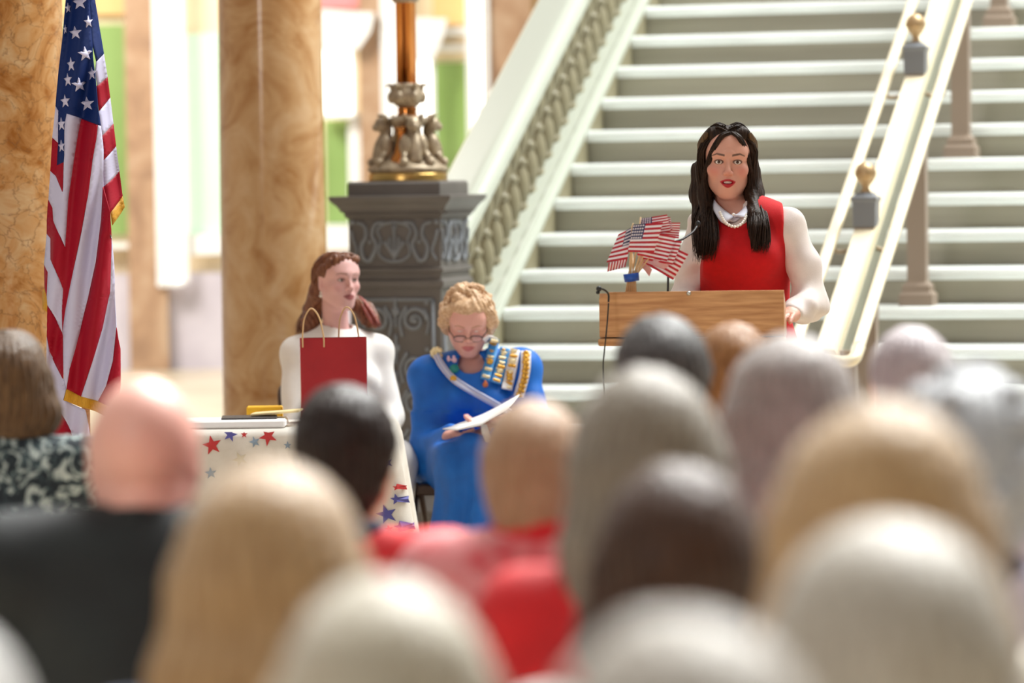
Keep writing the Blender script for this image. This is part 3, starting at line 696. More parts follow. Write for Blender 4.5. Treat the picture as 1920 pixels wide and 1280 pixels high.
for x in (-1, 1):
    b = MB(); p = HC + HK * (HR @ np.array((x * .0765, .002, -.047))); b.ball(p, .0058, 10); b.build('earring', M_pearl, speaker)
# blouse: sleeves, collar
M_blouse = cloth('white_blouse', (232, 220, 214), (222, 208, 202), rough=.55, sheen=.1)
G = SDF(T(1240, 700, 12.3), T(1580, 360, 11.45) , .006); 
lo = np.minimum(T(1230, 680, 12.25), T(1590, 350, 11.45)); hi = np.maximum(T(1230, 680, 12.25), T(1590, 350, 11.45)); lo[1], hi[1] = -.5, .32
G = SDF(lo, hi, .007); torso_sdf(G, J, .0, PI - .25, wide=.93)
for e in 'ab':
    s_, el, wr = [np.array(J[q_ + e], float) for q_ in 'sew']; md = (s_ + el) / 2 + np.array(((-.012 if e == 'a' else .014), 0, 0)); wm = el + (wr - el) * .6
    G.frame(); G.cap(s_, md, .048, .047, .03); G.cap(md, el, .047, .050, .03); G.cap(el, wm, .050, .046, .03); G.cap(wm, el + (wr - el) * .92, .044, .034, .015)
G.frame(); G.cap(np.array(J['neck']) + np.array((0, 0, -.05)), np.array(J['neck']) + np.array((0, 0, -.012)), .062, .060, .03)
G.band(lambda x, y, z: .006 * wob(31, 20)(x, y, z) + .005 * wob(32, 52)(x, y, z) + .0035 * np.sin(70 * z + 50 * np.abs(x) + 9 * wob(33, 14)(x, y, z)), .05); G.frame(); G.cap(J['neck'] + np.array((0, -.01, -.03)), J['neck'] + np.array((0, -.03, .2)), .054, .060, .005, 'sub'); G.ell(T(1374, 388, 11.84), (.036, .09, .050), .006, 'sub')
blouse = G.build('blouse', M_blouse, speaker, smooth=2)
# collar: two pointed leaves round the neck
def leaf(pts, th=.006):
    """pts: rows of 3-d points -> a thick sheet"""
    A = np.array(pts, float); n, m, _ = A.shape; du = np.gradient(A, axis=0); dv = np.gradient(A, axis=1); N = np.cross(du, dv); N /= np.linalg.norm(N, axis=2)[:, :, None] + 1e-9
    V = np.concatenate([(A + N * th / 2).reshape(-1, 3), (A - N * th / 2).reshape(-1, 3)]); i, j = np.meshgrid(range(n - 1), range(m - 1), indexing='ij'); a = (i * m + j).ravel(); b_ = a + 1; c_ = a + m + 1; d_ = a + m; o_ = n * m
    Q = [np.stack([a, b_, c_, d_], 1), np.stack([a + o_, d_ + o_, c_ + o_, b_ + o_], 1)]
    for k_ in range(n - 1):
        for j_ in (0, m - 1): x_, y_ = k_ * m + j_, (k_ + 1) * m + j_; Q.append(np.array([[x_, y_, y_ + o_, x_ + o_]]) if j_ == 0 else np.array([[y_, x_, x_ + o_, y_ + o_]]))
    for j_ in range(m - 1):
        for k_ in (0, n - 1): x_, y_ = k_ * m + j_, k_ * m + j_ + 1; Q.append(np.array([[y_, x_, x_ + o_, y_ + o_]]) if k_ == 0 else np.array([[x_, y_, y_ + o_, x_ + o_]]))
    return V, np.concatenate(Q)
def edge_sheet(top, bot, n=16, rows=6, th=.006, belly=(0, 0, 0)):
    a = spline(top, 8); b_ = spline(bot, 8); ia = np.linspace(0, len(a) - 1, n).round().astype(int); ib = np.linspace(0, len(b_) - 1, n).round().astype(int)
    return leaf([[a[ia[q]] * (1 - t) + b_[ib[q]] * t + np.array(belly) * 4 * t * (1 - t) for t in np.linspace(0, 1, rows)] for q in range(n)], th)
M_collar = cloth('white_collar', (230, 232, 244), (220, 222, 238), rough=.6)
v1, q1 = edge_sheet([T(1374, 407, 11.86), T(1352, 390, 11.865), T(1340, 374, 11.92), T(1345, 366, 12.0)], [T(1368, 413, 11.835), T(1354, 417, 11.83), T(1338, 392, 11.88), T(1338, 380, 12.0)], belly=(0, -.01, 0))
v2, q2 = edge_sheet([T(1376, 407, 11.86), T(1390, 396, 11.86), T(1400, 382, 11.90), T(1402, 370, 11.98)], [T(1378, 402, 11.84), T(1396, 408, 11.82), T(1406, 400, 11.86), T(1410, 384, 11.98)], belly=(0, -.01, 0))
v3, q3 = edge_sheet([T(1352, 392, 11.875), T(1374, 404, 11.865), T(1398, 392, 11.872)], [T(1358, 404, 11.86), T(1374, 416, 11.852), T(1396, 404, 11.86)])
V, Q = join_vq((v1, q1), (v2, q2), (v3, q3)); mesh_obj('collar', V, Q, M_collar, blouse)
b = MB(); b.ball(T(1375, 402, 11.835), .005, 8); b.build('button', M_pearl, blouse)
# vest
M_vest = cloth('red_knit_vest', (200, 3, 16), (192, 3, 14), rough=.85, scale=60, sheen=.0)
G = SDF(lo, hi, .007); torso_sdf(G, J, .016, PI - .25, .07, bust=1.0, wide=.93)
G.band(folds(41, .005, 16), .05); G.frame()
zz_ = [T(1470, y_, 11.9)[2] for y_ in (600, 570, 490, 440, 380, 340)]; xr_ = [T(x_, 450, 11.9)[0] for x_ in (1506, 1498, 1480, 1466, 1468, 1472)]; xl_ = [T(x_, 450, 11.98)[0] for x_ in (1306, 1310, 1312, 1318, 1322, 1322)]
ZR, ZL = np.interp(G.ax[2], zz_, xr_), np.interp(G.ax[2], zz_, xl_)
G.F = np.maximum(G.F, np.maximum(G.ax[0][:, None] - ZR[None, :], ZL[None, :] - G.ax[0][:, None])[:, None, :].astype(np.float32))
G.ell(T(1376, 388, 11.86), (.060, .10, .062), .01, 'sub'); G.cap(J['neck'] + np.array((0, .02, .0)), J['neck'] + np.array((0, 0, .2)), .066, .07, .01, 'sub'); G.cut(2, .60, False)
vest = G.build('sweater_vest', M_vest, speaker, smooth=2)
M_skirt = cloth('dark_skirt', (40, 38, 46)); G = SDF((-.36, -.3, .40), (.36, .3, 1.0), .013); G.frame(); pc_ = np.array(J['pelvis']); G.ell(pc_, (.175, .13, .15), 0); G.cap(pc_ + np.array((0, 0, -.05)), np.array((pc_[0], 0, .46)), .16, .19, .04); G.cut(2, .46, False); G.band(folds(43, .01, 20)); G.build('skirt', M_skirt, speaker)
for e in 'ab':
    F = SDF(np.minimum(J['n' + e], J['t' + e]) - .09, np.maximum(J['n' + e], J['t' + e]) + .09, .009); feet_sdf(F, {k_: v for k_, v in J.items() if k_ in ('n' + e, 't' + e)}, .008); F.cut(2, .0, False); F.build('shoe', M_shoe, speaker)
def probe(obj, T, dref):
    dv = np.array([v.co[:] for v in obj.data.vertices])
    def fn(px, py, lift=.006, r=.02):
        """the point of the garment's front seen at this pixel"""
        o = np.array((0, 0, CAMZ)) - T.o; w = P(px, py, dref) - T.o; d = w - o; d /= np.linalg.norm(d); q = dv - o; t = q @ d; dist = np.linalg.norm(q - t[:, None] * d, axis=1); m = dist < r
        return o + d * ((np.percentile(t[m], 12) if m.any() else np.linalg.norm(w - o)) - lift)
    return fn
on_vest = probe(vest, T, 11.85)
# necklace
b = MB(); nk = spline([T(1350, 398, 11.83), T(1356, 411, 11.805), T(1364, 420, 11.785), T(1376, 425, 11.775), T(1387, 422, 11.78), T(1396, 412, 11.80), T(1400, 402, 11.825)], 20)
L = np.r_[0, np.cumsum(np.linalg.norm(np.diff(nk, axis=0), axis=1))]
for s_ in np.arange(0, L[-1], .0098): b.ball([np.interp(s_, L, nk[:, t]) for t in range(3)], .0050, 8)
b.build('pearl_necklace', M_pearl, speaker)
# hair: a cap, two falls over the shoulders, and many locks
M_dark = hair_mat('dark_brown_hair', (26, 17, 13), (60, 42, 30), rough=.55, spec=.18)
def strands_from(fn, n, seed, r, radf, jitter=.004, m=16):
    rr = np.random.default_rng(seed); out = []
    for i in range(n):
        c = spline(fn(i / max(1, n - 1), rr), 6); c = c[np.linspace(0, len(c) - 1, m).round().astype(int)]
        out.append((c + rr.normal(size=3) * jitter, r * rr.uniform(.7, 1.3)))
    return tubes_mesh(out, radf)
taper = lambda t: np.clip(1.25 * (1 - t ** 3), .12, 1)
def HL(x, y, z): return HC + HK * (HR @ np.array((x, y, z)))      # head frame -> figure frame (x = the speaker's right)
S = SDF(HC - np.array((.20, .20, .36)), HC + np.array((.20, .22, .17)), .0042); S.frame(HC, HR, HK)
S.ell((0, -.026, .030), (.079, .100, .092), 0); S.cap((.050, .03, .090), (-.045, .03, .092), .026, .026, .03)
for x in (-1, 1):
    S.chain([(x * .074, -.002, .055), (x * .078, -.002, .01), (x * .077, -.015, -.05)], [.018, .016, .016], .02)
    S.cap((x * .075, -.01, .062), (x * .080, -.035, .045), .021, .02, .02)
S.ell((0, -.075, -.06), (.075, .05, .10), .03)
S.ell((0, .118, -.045), (.050, .070, .104), .010, 'sub'); S.ell((-.006, .106, .028), (.038, .050, .046), .010, 'sub')
S.frame()
fallA = [HL(.078, -.01, -.03), T(1322, 365, 11.93), on_vest(1322, 412, .01), on_vest(1322, 445, .01), on_vest(1320, 470, .006)]
fallB = [HL(-.078, -.01, -.03), T(1412, 362, 11.92), on_vest(1414, 405, .01), on_vest(1419, 432, .01), on_vest(1426, 455, .006)]
bk = lambda Lp, dx, dy: [q_ + np.array((dx, dy, 0)) for q_ in Lp]
S.chain(bk(fallA[:4], 0, .0), [.026, .020, .016, .006], .03); S.chain(bk(fallA[:4], -.008, .065), [.03, .032, .026, .008], .03)
S.chain(bk(fallB[:4], 0, .0), [.024, .020, .016, .006], .03); S.chain(bk(fallB[:4], .004, .065), [.03, .030, .024, .008], .03)
wv = wob(51, 24); S.band(lambda x, y, z: 0.0014 * np.sin(520 * x + 14 * wv(x, y, z) + 60 * y) + .003 * wv(x, y, z), .02)
hv = S.mesh(1)
def fall(side, px0, px1, ye, dfront):
    def fn(t, rr):
        top = HL(side * (.012 + .055 * t), .045 - .10 * t, .112 - .035 * t * t); tm = HL(side * (.081 + .005 * rr.uniform(-1, 1)), .040 - .09 * t, .045); ck = HL(side * (.082 + .006 * rr.uniform(-1, 1)), .025 - .08 * t, -.035)
        u = rr.uniform(0, 1); x0 = px0 + (px1 - px0) * u; dd = dfront + .10 * t + rr.uniform(-.01, .01); lf = .010 + .030 * rr.random() * (1 - abs(2 * u - 1) ** 2)
        wv_ = 7 * math.sin(6 * u + 2); end = ye + 8 - 46 * rr.random() ** 1.6; xc_ = (px0 + px1) / 2
        return [top, tm, ck, T(x0 * .35 + .65 * (1326 if side > 0 else 1409) + 3, 372, dd + .05), on_vest(max(1316, x0), 412, lf + .008) + np.array(((x0 - max(1316, x0)) / 600, 0, 0)), on_vest(max(1316, x0 + wv_ * .5), (412 + end) / 2 + 8, lf) + np.array(((x0 - max(1316, x0)) / 600, 0, 0)), on_vest(max(1316, x0 * .6 + xc_ * .4 + wv_ * .6), end, lf * .7) + np.array(((x0 - max(1316, x0)) / 700 + rr.uniform(-.008, .008), 0, 0))]
    return fn
st1 = strands_from(fall(1, 1303, 1341, 482, 11.87), 420, 61, .0021, taper, .004, 22); st2 = strands_from(fall(-1, 1405, 1438, 466, 11.84), 400, 62, .0021, taper, .004, 22)
def crown(t, rr):      # swept back over the crown and twisted at the sides
    sd = 1 if rr.random() < .5 else -1; a = rr.uniform(0, 1)
    return [HL(sd * .003, .058 - .09 * a, .100 + .006 * a), HL(sd * (.034 + .004 * a), .046 - .07 * a, .112 + .006 * a), HL(sd * (.067 + .003 * a), .010 - .035 * a, .086), HL(sd * (.087 + .004 * rr.uniform(-1, 1)), -.028 - .02 * a, .045), HL(sd * .076, -.075, .02)]
st3 = strands_from(crown, 300, 63, .0022, lambda t: np.clip(1.1 - .3 * t, .3, 1))
def frontlock(t, rr):
    sd = 1 if t < .55 else -1; a = rr.uniform(0, 1); 
    if sd > 0: return [HL(-.006 + .010 * a, .070 - .01 * a, .094), HL(.020 + .012 * a, .086 - .014 * a, .082), HL(.044 + .012 * a, .082 - .014 * a, .042), HL(.060 + .010 * a, .064 - .014 * a, -.006), HL(.073 + .006 * a, .036, -.055), T(1332 - 6 * a, 385, 11.86)]
    return [HL(-.010 - .010 * a, .070 - .01 * a, .095), HL(-.032 - .010 * a, .080 - .012 * a, .080), HL(-.054 - .008 * a, .066 - .012 * a, .040), HL(-.068 - .006 * a, .046, -.006), HL(-.077 - .006 * a, .018, -.058), T(1408 + 6 * a, 385, 11.87)]
st4 = strands_from(frontlock, 220, 64, .0021, taper, .002, 20)
V, Q = join_vq(hv, st1, st2, st3, st4); hair = mesh_obj('hair', V, Q, M_dark, speaker)
M_braid = hair_mat('light_twisted_hair', (60, 42, 26), (112, 86, 56))
for sd in (1, -1):     # twisted side braids, lighter brown than the other hair
    ax = spline([HL(sd * .070, .040, .088), HL(sd * .086, .018, .066), HL(sd * .093, -.010, .044), HL(sd * .090, -.05, .03)], 10); t = np.linspace(0, 1, len(ax)); ln = []
    for ph in range(3):
        an = t * 20 + ph * 2.09; ln.append((ax + .007 * np.stack([0 * an, np.cos(an), np.sin(an)], 1), .0072))
    vq = tubes_mesh(ln, lambda u: np.clip(1.1 - .2 * u, .2, 1), 7); mesh_obj('braid', vq[0], vq[1], M_braid, hair, label='brown twisted side braid')
# ---------------------------------------------------------------- lectern
M_oak = mat('oak', (208, 156, 106), .42, rgb2=(174, 120, 74), scale=3.2, stretch=(2.2, 20, 26), detail=6, bump=.06)
M_oak2 = mat('pale_oak_edge', (206, 160, 118), .45, rgb2=(184, 134, 92), scale=3, stretch=(2, 20, 20))
M_black = mat('black_plastic', (22, 22, 24), .45); M_steel = mat('steel', (190, 188, 182), .3, .9)
lo_ = P(1296, 546, 11.36); LZ = lo_[2]; lec = empty('lectern', (lo_[0], 11.36, 0), -.09, 'oak lectern with a slanted top standing in front of the speaker', 'lectern')
hw = .277
b = MB(); b.add([(-hw, 0, LZ - .135), (hw, 0, LZ - .135), (hw - .0, 0, LZ), (-hw + .03, 0, LZ), (-hw, 0, LZ - .018), (-hw, .022, LZ - .135), (hw, .022, LZ - .135), (hw, .022, LZ), (-hw + .03, .022, LZ), (-hw, .022, LZ - .018)],
    [(0, 1, 2, 3, 4), (9, 8, 7, 6, 5), (0, 5, 6, 1), (1, 6, 7, 2), (2, 7, 8, 3), (3, 8, 9, 4), (4, 9, 5, 0)]); b.build('front_panel', M_oak, lec)
for sg in (-1, 1):
    MB().prism([(0, .022, LZ - .135), (0, .40, LZ - .135), (0, .40, LZ - .075), (0, .022, LZ - .004)], (sg * hw - .02 * (sg > 0), 0, 0), (sg * hw + .02 * (sg < 0), 0, 0)).build('side_panel', M_oak2, lec)
MB().prism([(0, .022, LZ - .030), (0, .40, LZ - .10), (0, .40, LZ - .118), (0, .022, LZ - .048)], (-hw + .02, 0, 0), (hw - .02, 0, 0)).build('reading_board', M_oak, lec)
MB().box((0, .02, LZ - .150), (2 * hw + .008, .06, .022), bev=.004).box((0, .23, LZ - .142), (2 * hw, .36, .012)).build('bottom_rail', M_oak, lec)
MB().box((0, .2, (LZ - .15 + .09) / 2 + .02), (.26, .22, LZ - .15 - .07), bev=.006).build('column', M_oak, lec)
MB().box((0, .2, .045), (.50, .42, .09), bev=.012).build('base', M_oak, lec)
MB().lathe([(.006, -.004), (.007, 0), (.004, .003)], (-.0075, -.002, LZ - .006), n=14, rot=Rx(PI / 2)).build('screw', M_steel, lec)
def W(px, py, d): return P(px, py, d)
def top_obj(name, mb, m, label, cat, group=None):
    o = mb.build(name, m); recentre(o); return tag(o, label, cat, group)
b = MB(); b.tube(spline([W(1141, 566, 11.335), W(1141, 553, 11.335), W(1137, 546, 11.32), W(1130, 542, 11.30), W(1124, 542, 11.29)], 6), .0030, 8); b.ball(W(1123, 541, 11.288), .0085, 10); b.ball(W(1121, 548, 11.29), .006, 8); b.tube([W(1121, 547, 11.29), W(1125, 544, 11.295)], .003, 6)
top_obj('microphone', b, M_black, 'small black microphone curling over the corner of the lectern beside the stick flags', 'microphone')
b = MB(); b.tube(spline([W(1141, 568, 11.325), W(1139, 600, 11.325), W(1136, 632, 11.30), W(1133, 660, 11.33), W(1131, 690, 11.34), W(1134, 760, 11.36), W(1150, 1000, 11.40), W(1156, 1322, 11.42)], 8), .0022, 6)
top_obj('microphone_cable', b, M_black, 'thin black cable hanging down the lectern front from the corner microphone', 'cable')
b = MB(); b.tube(spline([W(1252, 556, 11.48), W(1254, 500, 11.50), W(1262, 458, 11.55), W(1280, 448, 11.62), W(1298, 436, 11.68), W(1307, 424, 11.72)], 8), .0034, 8); b.ball(W(1309, 420, 11.73), .008, 10, scale=(1, 1, 1.4)); b.lathe([(.022, -.01), (.022, .006), (.008, .012)], W(1252, 558, 11.48), n=16)
top_obj('gooseneck_microphone', b, M_black, 'thin black gooseneck microphone reaching from behind the stick flags to the speaker', 'microphone')
# ---------------------------------------------------------------- bundle of little flags
F_red = mat('flag_red', (178, 20, 44), .7, sheen=.1); F_white = mat('flag_white', (228, 220, 228), .7, sheen=.1); F_blue = mat('flag_blue', (30, 40, 92), .7, sheen=.1); M_dowel = mat('pale_wood_stick', (222, 190, 146), .55, rgb2=(200, 164, 118), scale=30, stretch=(6, 6, .5))
def star_poly(cx, cy, r, rot=0, sx=1.0, sy=1.0):
    o = []
    for i in range(10):
        a = PI / 2 + i * PI / 5 + rot; q = r if i % 2 == 0 else r * .40; o.append((cx + sx * q * math.cos(a), cy - sy * q * math.sin(a)))
    return o
def zx(x, y): return (1120 + x / 7.53, 390 + y / 7.53)
def stick_flag(quad, d, base_px, label, droop=0.0, canton=True, seed=0, bend=.012, hoist_stick=True, tip_px=None):
    """quad: hoist top, fly top, fly bottom, hoist bottom (zoom pixels)"""
    q = [P(*zx(*p), d + dd) for p, dd in zip(quad, (0, .012, .02, .004))]; B = P(base_px, 546, 11.435); B[2] = LZ - .05
    e = empty('stick_flag', B, 0, label, 'flag', 'little striped flags bundled on the lectern')
    n, m = 13, 14; G = np.zeros((n + 1, m + 1, 3))
    for i in range(n + 1):
        for j in range(m + 1):
            u, v = j / m, i / n; p = (q[0] * (1 - u) + q[1] * u) * (1 - v) + (q[3] * (1 - u) + q[2] * u) * v
            p = p + np.array((0, bend * math.sin(u * 5 + v * 1.5 + seed), -droop * u * u)); G[i, j] = p - B
    b = MB(); nrm = np.array((0, -1.0, 0))
    for lay, off in ((0, .0), (1, .0016)):
        V = [tuple(G[i, j] + np.array((0, off, 0))) for i in range(n + 1) for j in range(m + 1)]; F = []
        o = len(b.v); b.v += V
        for i in range(n):
            for j in range(m):
                f = [o + i * (m + 1) + j, o + (i + 1) * (m + 1) + j, o + (i + 1) * (m + 1) + j + 1, o + i * (m + 1) + j + 1]
                b.f.append(f if lay == 0 else f[::-1]); b.mi.append(2 if (canton and i < 7 and j < m * .42) else (0 if i % 2 == 0 else 1)); b.sm.append(True)
    if canton:
        for r in range(5):
            for c in range(5):
                u = (c + .5) / 5 * .40; v = (r + .5) / 5 * 7 / 13; a = int(v * n); jj = int(u * m); p = G[a, jj] * (1 - (u * m - jj)) + G[a, jj + 1] * (u * m - jj); p2 = G[a + 1, jj] * (1 - (u * m - jj)) + G[a + 1, jj + 1] * (u * m - jj); p = p + (p2 - p) * (v * n - a)
                x_ = (q[1] - q[0]) / np.linalg.norm(q[1] - q[0]); z_ = (q[0] - q[3]) / np.linalg.norm(q[0] - q[3])
                b.add([p + np.array((0, -.0012, 0)) + .0042 * (x_ * dx + z_ * dz) for dx, dz in star_poly(0, 0, 1)], [tuple(range(9, -1, -1))], 1)
    b.build('flag_cloth', [F_red, F_white, F_blue], e)
    tape = P(1184 + (base_px - 1180) * .55, 520, 11.425) - B; tip = q[0] - B if hoist_stick else (q[0] * .5 + q[3] * .5) - B
    if tip_px: tip = P(*tip_px, d + .01) - B
    tip = tip + (tip - tape) * .03 + np.array((0, .004, 0)); MB().tube([np.zeros(3), tape, tape + (tip - tape) * .5, tip], .0024, 7).build('stick', M_dowel, e)
    return e
L0 = 'little flag '
flags = [(((505, 235), (925, 200), (800, 630), (430, 620)), 11.38, 1178, 'little flag at the front of the bundle with its star corner up and stripes level'),
 (((610, 150), (985, 90), (1040, 330), (560, 400)), 11.43, 1182, 'topmost little flag of the bundle, peeping out above the front one'),
 (((490, 270), (300, 370), (130, 770), (425, 720)), 11.40, 1172, 'little flag drooping outward from the bundle over the corner microphone'),
 (((160, 770), (140, 900), (395, 830), (420, 720)), 11.415, 1169, 'little flag hanging with upright stripes just above the blue tape band'),
 (((700, 330), (1110, 400), (980, 750), (560, 660)), 11.405, 1185, 'little flag directly behind the front flag with stripes sloping down'),
 (((760, 420), (1195, 470), (1060, 800), (640, 720)), 11.425, 1188, 'little flag third from the front of the bundle, sloping toward the speaker'),
 (((900, 470), (1285, 650), (1070, 1015), (640, 760)), 11.445, 1191, 'longest little flag of the bundle pointing down at the speaker sleeve'),
 (((560, 640), (1010, 760), (1000, 880), (640, 760)), 11.435, 1187, 'little flag folded flat under the front flags of the bundle'),
 (((560, 650), (775, 870), (735, 965), (630, 830)), 11.455, 1176, 'small red and white flag tip hanging beside the wooden sticks'),
 (((900, 205), (1172, 205), (1150, 430), (880, 400)), 11.455, 1193, 'little flag at the back of the bundle showing level stripes toward the speaker'),
 (((780, 150), (1030, 125), (1062, 300), (760, 330)), 11.44, 1186, 'little flag tucked behind the topmost one in the bundle')]
for i, (qd, d, bx, lb) in enumerate(flags): stick_flag(qd, d, bx, lb, canton=i in (0, 1, 2), seed=i, bend=.006, tip_px=(1186, 478) if i in (3, 7, 8) else None)
tb = P(1184, 520, 11.425); b = MB(); b.lathe([(.0205, -.012), (.0225, -.012), (.0235, .012), (.0215, .012)], (0, 0, 0), n=22, rot=Ry(-.12) @ Rz(0)); o = b.build('tape_band', mat('blue_tape', (24, 78, 172), .5)); o.location = tb; tag(o, 'blue tape band wrapped round the sticks of the little flags', 'tape')
# ---------------------------------------------------------------- the large flag
from mathutils.geometry import tessellate_polygon
FD = 12.35
def f_depth(x, y):
    t = x + .12 * (y - 300); a = .018 * math.sin(t / 7.2) + .012 * math.sin(t / 13 + y / 90 + 1)
    return a + .05 * max(0, (118 - x) / 34) ** 1.2 + (.03 * max(0, (x - 190) / 30) if y > 440 else 0)
def f_depth_r(x, y): return .075 + .035 * math.sin((x - y * .12) / 9) + .01 * math.sin(y / 24)
def fine_poly(mb, poly, mi, dfun, off=0.0, size=9.0, org=None):
    P2 = [(float(x), float(y)) for x, y in poly]; tri = [tuple(t) for t in tessellate_polygon([[Vector((x, y, 0)) for x, y in P2]])]; mid = {}
    def m_(a, b):
        k = (min(a, b), max(a, b))
        if k not in mid: mid[k] = len(P2); P2.append(((P2[a][0] + P2[b][0]) / 2, (P2[a][1] + P2[b][1]) / 2))
        return mid[k]
    ln = lambda a, b: math.hypot(P2[a][0] - P2[b][0], P2[a][1] - P2[b][1])
    stack = tri; out = []
    while stack:
        a, b, c = stack.pop(); L = [(ln(a, b), a, b, c), (ln(b, c), b, c, a), (ln(c, a), c, a, b)]; l, p, q, r = max(L)
        if l > size: k = m_(p, q); stack += [(p, k, r), (k, q, r)]
        else: out.append((a, b, c))
    V = [P(x, y, FD + dfun(x, y) + off) - org for x, y in P2]
    F = []
    for a, b, c in out:
        ar = (P2[b][0] - P2[a][0]) * (P2[c][1] - P2[a][1]) - (P2[b][1] - P2[a][1]) * (P2[c][0] - P2[a][0]); F.append((a, c, b) if ar > 0 else (a, b, c))
    mb.add(V, F, mi, True)
fo = P(150, 900, 12.47); fo[2] = 0
fl_ = empty('flag_on_stand', fo, 0, 'large stars and stripes flag with gold fringe hanging from its floor stand', 'flag')
NV, WH, RD = 2, 1, 0
front = [
 (NV, [(123, 0), (123, -60), (172, -60), (167, 0), (170, 60), (175, 110), (180, 150), (184, 200), (188, 236), (152, 222), (126, 213), (122, 234), (121, 290), (120, 304), (108, 310), (110, 268), (110, 208), (104, 199), (105, 183), (110, 129), (117, 70)]),
 (WH, [(104, 199), (110, 208), (110, 268), (98, 258)]),
 (RD, [(98, 258), (110, 268), (108, 310), (120, 304), (119, 330), (118, 360), (106, 330), (94.5, 320), (96, 290)]),
 (WH, [(126, 213), (152, 222), (146, 248), (139, 290), (132, 339), (127, 374), (124, 420), (121, 463), (101.5, 414), (100, 390), (92, 374), (94.5, 320), (106, 330), (118, 360), (119, 330), (120, 304), (121, 290), (122, 234)]),
 (RD, [(152, 222), (183, 234), (180, 260), (173, 300), (165, 362), (153, 432), (139, 503), (124, 580), (118, 623), (117, 580), (118, 542), (96, 486), (96, 447), (89, 438), (89, 411), (91, 374), (100, 390), (101.5, 414), (121, 463), (124, 420), (127, 374), (132, 339), (139, 290), (146, 248)]),
 (WH, [(183, 234), (188, 236), (193, 280), (194, 350), (191, 411), (181, 491), (166, 560), (150, 620), (130, 691), (124, 729), (122, 722), (120, 710), (119.6, 630), (118, 623), (124, 580), (139, 503), (153, 432), (165, 362), (173, 300), (180, 260)]),
 (RD, [(194, 350), (207, 398), (208, 430), (207, 479), (205, 549), (202, 560), (191, 614), (167, 696), (153, 743), (124, 729), (130, 691), (150, 620), (166, 560), (181, 491), (191, 411)]),
 (WH, [(208, 440), (213, 500), (216, 560), (219, 614), (212, 677), (200, 724), (185, 752), (153, 743), (167, 696), (191, 614), (202, 560), (205, 549), (207, 479)]),
 (RD, [(219, 614), (225, 654), (225, 720), (220, 770), (185, 752), (200, 724), (212, 677)]),
 (WH, [(89, 438), (96, 447), (96, 486), (118, 542), (117, 580), (118, 623), (90, 572), (89, 556), (91, 510), (84, 496)]),
 (RD, [(84, 496), (91, 510), (89, 556), (85, 540)]),
 (RD, [(90, 572), (118, 623), (119.6, 630), (118.7, 710), (92, 658), (87.5, 630)]),
 (WH, [(87.5, 630), (92, 658), (118.7, 710), (120, 710), (122, 722), (124, 729), (119, 750), (160, 768), (175, 860), (160, 860), (89, 726), (86, 724)]),
 (RD, [(86, 724), (89, 726), (160, 860), (150, 890), (97, 813), (86, 783)]),
 (3, [(124, 729), (153, 743), (185, 752), (220, 770), (214, 788), (180, 771), (150, 762), (119, 750)]),
 (3, [(80, 548), (85, 540), (89, 556), (89, 585), (81, 580)])]
right = [
 (NV, [(166, 0), (170, -60), (176, -60), (177, 0), (187, 61), (194, 101), (180, 115), (172, 80)]), (WH, [(180, 115), (194, 101), (201, 144), (182, 160), (178, 135)]), (RD, [(180, 162), (201, 144), (206, 183), (185, 208)]), (WH, [(184, 210), (206, 183), (212, 232), (190, 255)]),
 (RD, [(189, 256), (212, 232), (217, 274), (193, 301)]), (WH, [(192, 302), (217, 274), (224, 320), (193, 353)]), (RD, [(192, 353), (224, 320), (230, 367), (207, 398), (196, 412)]), (3, [(207, 398), (230, 367), (234, 388), (210, 422)])]
F_gold = mat('gold_fringe', (226, 168, 40), .6, rgb2=(196, 138, 26), scale=4, stretch=(220, 220, 3), bump=.3); F_red2 = mat('satin_red', (160, 0, 34), .6, spec=.25); F_white2 = mat('satin_white', (204, 200, 228), .6, spec=.25); F_navy = mat('satin_navy', (10, 38, 98), .6, spec=.25)
b = MB()
for mi, pl in front: fine_poly(b, pl, mi, f_depth, 0, org=fo)
for mi, pl in right: fine_poly(b, pl, mi, f_depth_r, 0, org=fo)
stars = [(150, 5, 14, 1, 0), (127, 15, 10, .6, 0), (175, 12, 12, .7, 1), (142, 62, 13, .9, 0), (122, 55, 9, .4, 0), (165, 41, 12, .7, 0), (175, 51, 11, .6, 1), (159, 101, 14, 1, 0), (134, 121, 14, .55, 0), (128, 150, 13, .6, 0), (173, 138, 13, .6, 0), (148, 159, 14, 1, 0), (123, 190, 13, .7, 0), (164, 195, 14, 1, 0), (116, 233, 13, .55, 0), (116, 274, 12, .5, 0)]
for x, y, r, sx, rr in stars:
    pl = star_poly(x, y, r, .1, sx)
    if rr: continue
    pl = [(min(max(px_, 105 if y > 100 else 118), 186), py_) for px_, py_ in pl]; fine_poly(b, pl, WH, f_depth, -.004, org=fo)
cl = b.build('flag_cloth', [F_red2, F_white2, F_navy, F_gold], fl_)
sm = cl.modifiers.new('thickness', 'SOLIDIFY'); sm.thickness = .003; sm.offset = 1
MB().tube([(.02, .06, .1), (.01, .06, 2.55)], .014, 12).build('pole', M_oak, fl_); MB().lathe([(.18, 0), (.18, .02), (.12, .05), (.05, .08), (.03, .12), (.03, .3), (.016, .32)], (.02, .06, 0), n=28).build('stand', M_brass, fl_)
MB().ball((.01, .06, 2.59), .035, 12).build('finial', M_brass, fl_)
